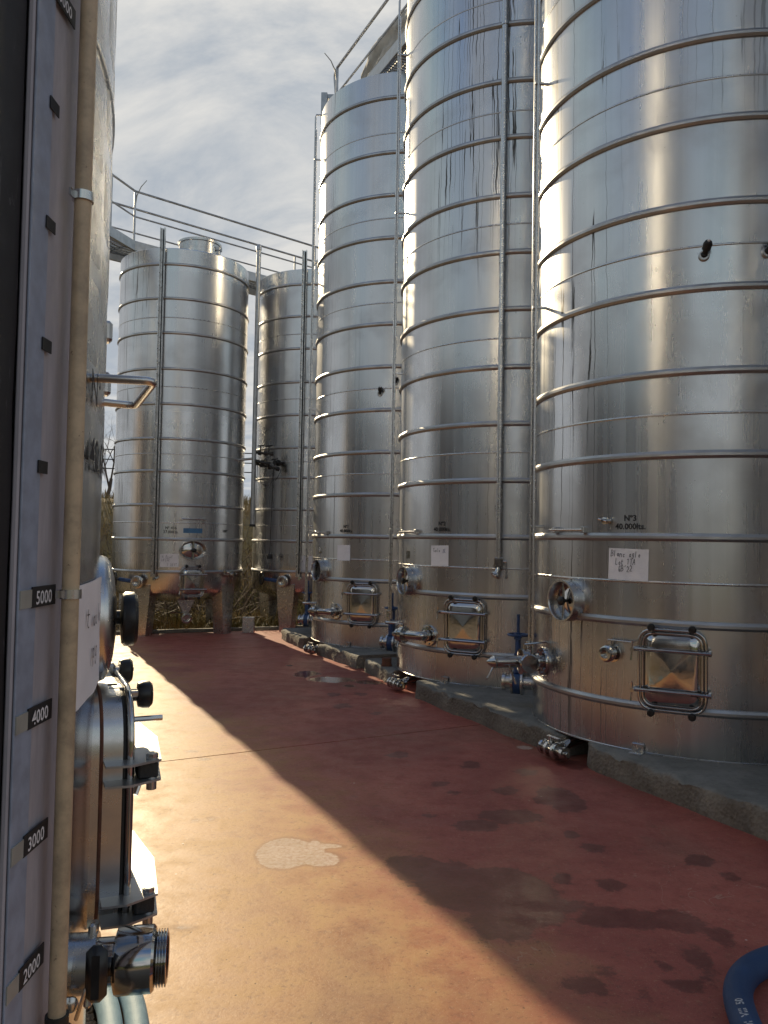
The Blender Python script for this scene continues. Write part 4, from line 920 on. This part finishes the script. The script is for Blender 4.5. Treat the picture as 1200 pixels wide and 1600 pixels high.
# printed marks along the hose, laid on its skin
def along(P, d):
    for a, c in zip(P, P[1:]):
        L = (c - a).length
        if d <= L: return a + (c - a) * (d / L), (c - a).normalized()
        d -= L
    return P[-1], (P[-1] - P[-2]).normalized()
vs_, fs_ = text_geo('10 BAR  1001  VIII  50', .034, 'LEFT', bold=.0008)
b = MB()
for x, y, _ in vs_:
    p, d = along(HP, 1.42 + x); sd = V((0, 0, 1)).cross(d); an = (y - .015) / HZ + rad(18)
    q = p + (sd * math.sin(an) + V((0, 0, 1)) * math.cos(an)) * (HZ + .0012); b.v.append(tuple(q))
b.f = [tuple(f) for f in fs_]; b.build('print', 'hose_print', ho, None)
hose('hose', [(-1.9, 3.3, .03), (-1.25, 3.05, .03), (-.90, 2.72, .03), (-.78, 2.45, .03), (-.62, 1.9, .03), (-.5, 1.2, .03)], .036, 'pale_hose', 'left one of two pale blue hoses under the threaded outlet', 18, .3)
hose('hose', [(-1.8, 3.42, .03), (-1.15, 3.10, .03), (-.82, 2.74, .03), (-.70, 2.45, .03), (-.54, 1.9, .03), (-.42, 1.2, .03)], .036, 'pale_hose', 'right one of two pale blue hoses under the threaded outlet', 18, .3)

# ------------------------------------------------------------------ catwalks
def catwalk(name, label, path, dz, width, side, rail_h, mids, post_sp=1.6, both=True, posts_at=None):
    """path: outer rail line (x,y); side = +1 deck lies to the left of travel, -1 right"""
    c = tag(empty(name, (path[0][0], path[0][1], 0)), label, 'catwalk')
    O = V((path[0][0], path[0][1], 0)); P = [V((x, y, 0)) - O for x, y in path]
    def offs(d):
        out = []
        for i, p in enumerate(P):
            ts = []
            if i: ts.append((p - P[i - 1]).normalized())
            if i < len(P) - 1: ts.append((P[i + 1] - p).normalized())
            ns = [V((-t.y, t.x, 0)) * side for t in ts]; n = sum(ns, V()).normalized(); k = 1 / max(.5, n.dot(ns[0])); out.append(p + n * d * k)
        return out
    lines = [P] + ([offs(width)] if both else [])
    up = lambda z: V((0, 0, z))
    for ln in lines:
        for z in [rail_h] + mids:
            b = MB(); b.tube([p + up(dz + z) for p in ln], .021 if z == rail_h else .016, 8); b.build('rail', 'galvanised', c)
        for a, e in zip(ln, ln[1:]):
            L = (e - a).length; n = max(1, int(L / post_sp))
            for k in range(n + (e is ln[-1])):
                q = a.lerp(e, k / n); b = MB(); b.cyl(q + up(dz - .10), q + up(dz + rail_h), .02, 8); b.build('post', 'galvanised', c)
    for ln in [P, offs(width)]:
        for a, e in zip(ln, ln[1:]):
            d = (e - a); an = math.atan2(d.y, d.x); m_ = (a + e) / 2
            b = MB(); b.box((0, 0, 0), (d.length + .02, .05, .18), M.Translation(m_ + up(dz - .06)) @ M.Rotation(an, 4, 'Z'), .006); b.build('stringer', 'galvanised', c)
    ins = offs(.03); outs = offs(width - .03)
    b = MB()
    for a, e, a2, e2 in zip(ins, ins[1:], outs, outs[1:]):
        L = (e - a).length; n = int(L / .055)
        for k in range(n + 1):
            p, q = a.lerp(e, k / n) + up(dz - .02), a2.lerp(e2, k / n) + up(dz - .02); d = q - p
            b.box((0, 0, 0), (d.length, .007, .035), M.Translation((p + q) / 2) @ M.Rotation(math.atan2(d.y, d.x), 4, 'Z'))
        for k in range(7):
            p, q = a.lerp(a2, k / 6) + up(dz - .02), e.lerp(e2, k / 6) + up(dz - .02); d = q - p
            b.box((0, 0, 0), (d.length, .006, .02), M.Translation((p + q) / 2) @ M.Rotation(math.atan2(d.y, d.x), 4, 'Z'))
    g = b.build('grating', 'galvanised', c, None)
    return c, P, O
cA, PA, OA = catwalk('catwalk', 'galvanised catwalk with railings behind the far leg tanks', [(-6.2, 8.6), (-4.75, 13.45), (-4.55, 14.1), (-1.55, 16.65), (1.2, 19.0)], 6.80, .75, 1, .93, [.47], 3.2)
for x, y in ((-6.6, 9.2), (-4.9, 15.2), (.4, 19.4)):
    b = MB(); b.box((x - OA.x, y - OA.y, 3.3), (.14, .14, 6.95), I4, .01); b.build('column', 'galvanised', cA)
cB, PB, OB = catwalk('catwalk', 'catwalk with handrails running over the tops of the numbered tanks', [(-.83, 11.95), (4.6, .85)], 7.98, .80, 1, .78, [.36], 2.6)
# end rail and bracket over the rim of No 1
b = MB(); e0 = V((-.83, 11.95, 0)) - OB; nrm = V((.898, .44, 0))
b.tube(fillet([e0 + V((0, 0, 8.76)), e0 + V((-.05, .10, 8.70)), e0 + V((-.02, .12, 8.36)), e0 + nrm * .8 + V((0, 0, 8.36))], .06, 5), .02, 8); b.build('end_rail', 'galvanised', cB)
b = MB()
b.box((-.98 - OB.x, 11.50 - OB.y, 7.86), (.09, .09, .46), I4, .006); b.box((-.62 - OB.x, 11.56 - OB.y, 8.06), (.72, .10, .07), I4, .006); b.build('deck_bracket', 'galvanised', cB)
for tp in (T1p, T2p, T3p, T4p):
    b = MB(); b.box((tp[0] - .55 - OB.x, tp[1] - .1 - OB.y, 7.83), (.12, .5, .26), I4, .01); b.build('deck_support', 'galvanised', cB)
# loose antenna-like cable ties on the posts
for (px, py, pz), cw, O_ in (((-.83, 11.95, 8.5), cB, OB), ((-4.55, 14.1, 7.45), cA, OA)):
    p = V((px, py, pz)) - O_; s1 = -1 if cw is cB else 1
    b = MB(); b.tube([p, p + V((s1 * .03, 0, .2)), p + V((s1 * .10, 0, .36)), p + V((s1 * .2, 0, .48))], [.012, .011, .008, .006], 6); b.build('cable_end', 'tape', cw)
# torn tarpaulin hung on the inside of the handrail
b = MB(); nx_, nz2 = 30, 16; rnd = random.Random(5)
pA, pB = V((-.56, 11.52, 0)), V((.30, 9.75, 0))
for j in range(nz2 + 1):
    for i in range(nx_ + 1):
        u = i / nx_; v_ = j / nz2
        topz = 8.36 + .20 * math.sin(u * math.pi) * (1 - .3 * u) - .28 * max(0, .18 - u) / .18
        bot = 7.93 + .10 * abs(math.sin(u * 9.)) + .30 * max(0, math.sin(u * 6.2 - .6)) * u + .08 * mnoise.noise(V((u * 9, 0, 0)))
        if u < .1: bot = max(bot, 8.05 - u)
        z = bot + (topz - bot) * v_; off = .05 + .05 * mnoise.noise(V((u * 5, v_ * 3, 1))) + .03 * mnoise.noise(V((u * 14, v_ * 7, 2)))
        q = pA.lerp(pB, u) + nrm * off; b.v.append((q.x, q.y, z))
m_ = nx_ + 1
for j in range(nz2):
    for i in range(nx_): b.f.append((j * m_ + i, j * m_ + i + 1, (j + 1) * m_ + i + 1, (j + 1) * m_ + i))
o = b.build('tarpaulin', 'tarpaulin'); o.modifiers.new('thick', 'SOLIDIFY').thickness = .004
tag(o, 'torn pale tarpaulin hanging on the catwalk handrail above tank No 1', 'tarpaulin')

# ------------------------------------------------------------------ back edge of the yard, plants, wires
b = MB(); q0, q1 = ab(-13.34, -1.5), ab(-13.34, 7.2); d = q1 - q0
b.box((0, 0, 0), (d.length, .12, .16), M.Translation((q0 + q1) / 2 + V((0, 0, -.03))) @ M.Rotation(math.atan2(d.y, d.x), 4, 'Z'), .012)
tag(b.build('kerb', 'plinth_concrete'), 'low dark kerb along the far edge of the red yard', None, None, 'structure')
b = MB(); b.box((-2.20, 13.25, .13), (.20, .12, .26), M.Identity(4), .01); tag(b.build('metal_box', 'satin'), 'small metal box on the kerb between the two far leg tanks', 'box')

def tree(name, label, loc, H, seed, spread=.55, levels=6, lean=0.):
    rnd = random.Random(seed); t = tag(empty(name, loc), label, 'tree', 'bare winter trees beyond the yard')
    tr, cr_ = MB(), MB()
    def grow(p, d, L, r, lv):
        pts = [p]; n = 4; rr = [r]
        for k in range(n):
            d = (d + V((rnd.gauss(0, .13), rnd.gauss(0, .13), rnd.gauss(0.03, .08)))).normalized(); p = p + d * L / n; pts.append(p); rr.append(r * (1 - .38 * (k + 1) / n))
        (tr if lv >= levels - 1 else cr_).tube(pts, rr, 8 if lv >= levels - 1 else (5 if lv > 2 else 3), caps=False)
        if lv == 0: return
        for k in range(rnd.choice((2, 3, 3)) if lv > 1 else 3):
            q = rnd.uniform(.45, 1.) if k else 1.; idx = min(n, int(q * n)); nd = (d + V((rnd.gauss(0, spread), rnd.gauss(0, spread), rnd.gauss(.12, .25)))).normalized()
            grow(pts[idx], nd, L * rnd.uniform(.62, .85), rr[idx] * rnd.uniform(.55, .72), lv - 1)
    grow(V((0, 0, -.2)), V((lean, 0, 1)).normalized(), H * .27, H * .017, levels)
    tr.build('trunk', 'bark', t, None); cr_.build('crown', 'twig', t, None); return t
tree('bare_tree', 'bare tree in the gap left of the far left tank', (-11.0, 31.5, 2.4), 6.2, 4, .6)
tree('bare_tree', 'tall bare tree hidden behind the near left tank', (-23.6, 34.0, 2.4), 15.5, 9, .5, 6)
tree('bare_tree', 'second tall bare tree hidden behind the near left tank', (-28.0, 38.0, 2.4), 15.0, 17, .5, 6)
# dead brush on the bank: tangles of twigs
def brush(x, y, s_, seed, label):
    rnd = random.Random(seed); b = MB(); z0 = hill_z(x, y)
    for k in range(150):
        p = V((rnd.gauss(0, .5) * s_, rnd.gauss(0, .4) * s_, 0)); d = V((rnd.gauss(0, .7), rnd.gauss(0, .6), rnd.uniform(.2, 1))).normalized(); pts = [p]
        for q in range(4): d = (d + V((rnd.gauss(0, .35), rnd.gauss(0, .35), rnd.gauss(-.12, .3)))).normalized(); p = p + d * s_ * rnd.uniform(.14, .28); pts.append(V((p.x, p.y, max(-.05, p.z))))
        b.tube(pts, [.012, .010, .008, .006, .004], 3, caps=False)
    o = b.build('bramble', 'twig', None, None); o.location = (x, y, z0 - .05); tag(o, label, 'shrub', 'dead brush on the bank')
for i, (x, y, s_, lb) in enumerate(((-4.9, 15.0, 1.5, 'brown dead brush seen left of the far left tank'), (-3.7, 16.2, 1.3, 'dark dead brush under the far left tank'), (-2.7, 16.0, 1.4, 'dead brush in the gap between the two far leg tanks'),
                                    (-1.6, 17.4, 1.3, 'dead brush under the half hidden leg tank'), (-6.3, 17.2, 1.6, 'highest dead brush on the bank at far left'), (-2.5, 18.6, 1.7, 'dead brush high on the bank between the far leg tanks'))):
    brush(x, y, s_, 40 + i, lb)
rnd = random.Random(11); b = MB()
for k in range(26000):
    x = rnd.uniform(-9.5, 3.0); y = rnd.uniform(13.75, 27.0) if k % 3 else rnd.uniform(13.75, 17.5)
    if A_(x, y) > -13.45: continue
    z = hill_z(x, y); h = rnd.uniform(.10, .34); an = rnd.uniform(0, 6.3); w = rnd.uniform(.006, .014); lx, ly = rnd.gauss(0, .5) * h, rnd.gauss(0, .5) * h
    cx, sx = math.cos(an) * w, math.sin(an) * w; o = len(b.v)
    b.v += [(x - cx, y - sx, z - .02), (x + cx, y + sx, z - .02), (x + lx * .5 - cx * .6, y + ly * .5 - sx * .6, z + h * .7), (x + lx * .5 + cx * .6, y + ly * .5 + sx * .6, z + h * .7), (x + lx * 1.3, y + ly * 1.3, z + h)]
    b.f += [(o, o + 1, o + 3, o + 2), (o + 2, o + 3, o + 4)]
tag(b.build('dry_grass', 'straw', None, None), 'dry straw-coloured grass on the bank behind the leg tanks', 'grass', None, 'stuff')
for i, (z0, z1, nm) in enumerate(((4.55, 4.45, 'topmost'), (4.25, 4.12, 'middle'), (3.98, 3.80, 'lowest'))):
    b = MB(); P = [V((-26 + 40 * q, 24 + 3 * q, z0 + (z1 - z0) * q - .5 * 4 * q * (1 - q) * .4)) for q in [k / 16 for k in range(17)]]
    b.tube(P, .018, 5); tag(b.build('overhead_wire', 'wire'), nm + ' of three overhead wires in the gap at far left', 'wire', 'overhead wires')

# ------------------------------------------------------------------ unseen building and planting added to tone the steel reflections
simple('dark_cladding', (.22, .19, .175), .6, 0, .2, 2)
simple('roof_sheet', (.20, .12, .09), .7, 0, .2, 2)
def added_shed(loc, rz, L, D, H, label):
    o = tag(empty('added_shed', loc, rz), label, 'added_shed'); b = MB()
    n = int(L / .18)
    for k in range(n):
        x0, x1 = -L / 2 + k * L / n, -L / 2 + (k + 1) * L / n; d = (x1 - x0)
        for a, c, y in ((x0, x0 + d * .5, 0.), (x0 + d * .6, x1 - d * .1, -.035)):
            b.add([(a, y, 0), (c, y, 0), (c, y, H), (a, y, H)], [(0, 1, 2, 3)])
        b.add([(x0 + d * .5, 0, 0), (x0 + d * .6, -.035, 0), (x0 + d * .6, -.035, H), (x0 + d * .5, 0, H)], [(0, 1, 2, 3)])
        b.add([(x1 - d * .1, -.035, 0), (x1, 0, 0), (x1, 0, H), (x1 - d * .1, -.035, H)], [(0, 1, 2, 3)])
    b.box((0, D / 2 + .02, H / 2), (L, D, H)); b.build('wall', 'dark_cladding', o, None)
    b = MB(); b.prism([(-.35, H), (D + .35, H), (D / 2, H + D * .16)], -L / 2 - .3, L / 2 + .3, M(((0, 0, 1, 0), (1, 0, 0, 0), (0, 1, 0, 0), (0, 0, 0, 1)))); b.build('roof', 'roof_sheet', o, None)
    b = MB(); b.box((L * .12, -.07, 1.75), (3.2, .08, 3.5), I4, .01); d = b.build('door', 'galvanised', o)
    b = MB(); b.box((L * .12 - 1.3, -.13, 1.2), (.05, .05, .3), I4, .005); b.build('handle', 'black_plastic', d)
    return o
added_shed((-9.6, -1.5, -.07), rad(90), 21, 6, 5.2, 'unseen clad building added left of the yard to grey the tank reflections')
# dark evergreen row added far behind the camera to darken low reflections
b = MB(); nx_, nz2 = 120, 8
simple('hedge_green', (.035, .05, .025), .9, 0, .4, 1.5, .6)
for j in range(nz2 + 1):
    for i in range(nx_ + 1):
        x = -45 + 100 * i / nx_; a_ = math.pi * j / nz2; h_ = 4.2 + 1.4 * mnoise.noise(V((x * .16, 0, 0)))
        n_ = .5 * mnoise.noise(V((x * .9, j * .8, 3)))
        b.v.append((x, -34 + .12 * (x - 5) + math.cos(a_) * (1.6 + n_), -.2 + math.sin(a_) * (h_ + n_)))
for j in range(nz2):
    for i in range(nx_): k = j * (nx_ + 1) + i; b.f.append((k, k + 1, k + nx_ + 2, k + nx_ + 1))
tag(b.build('added_hedge', 'hedge_green', None, None), 'long dark evergreen row added unseen behind the camera to darken reflections', 'added_hedge')
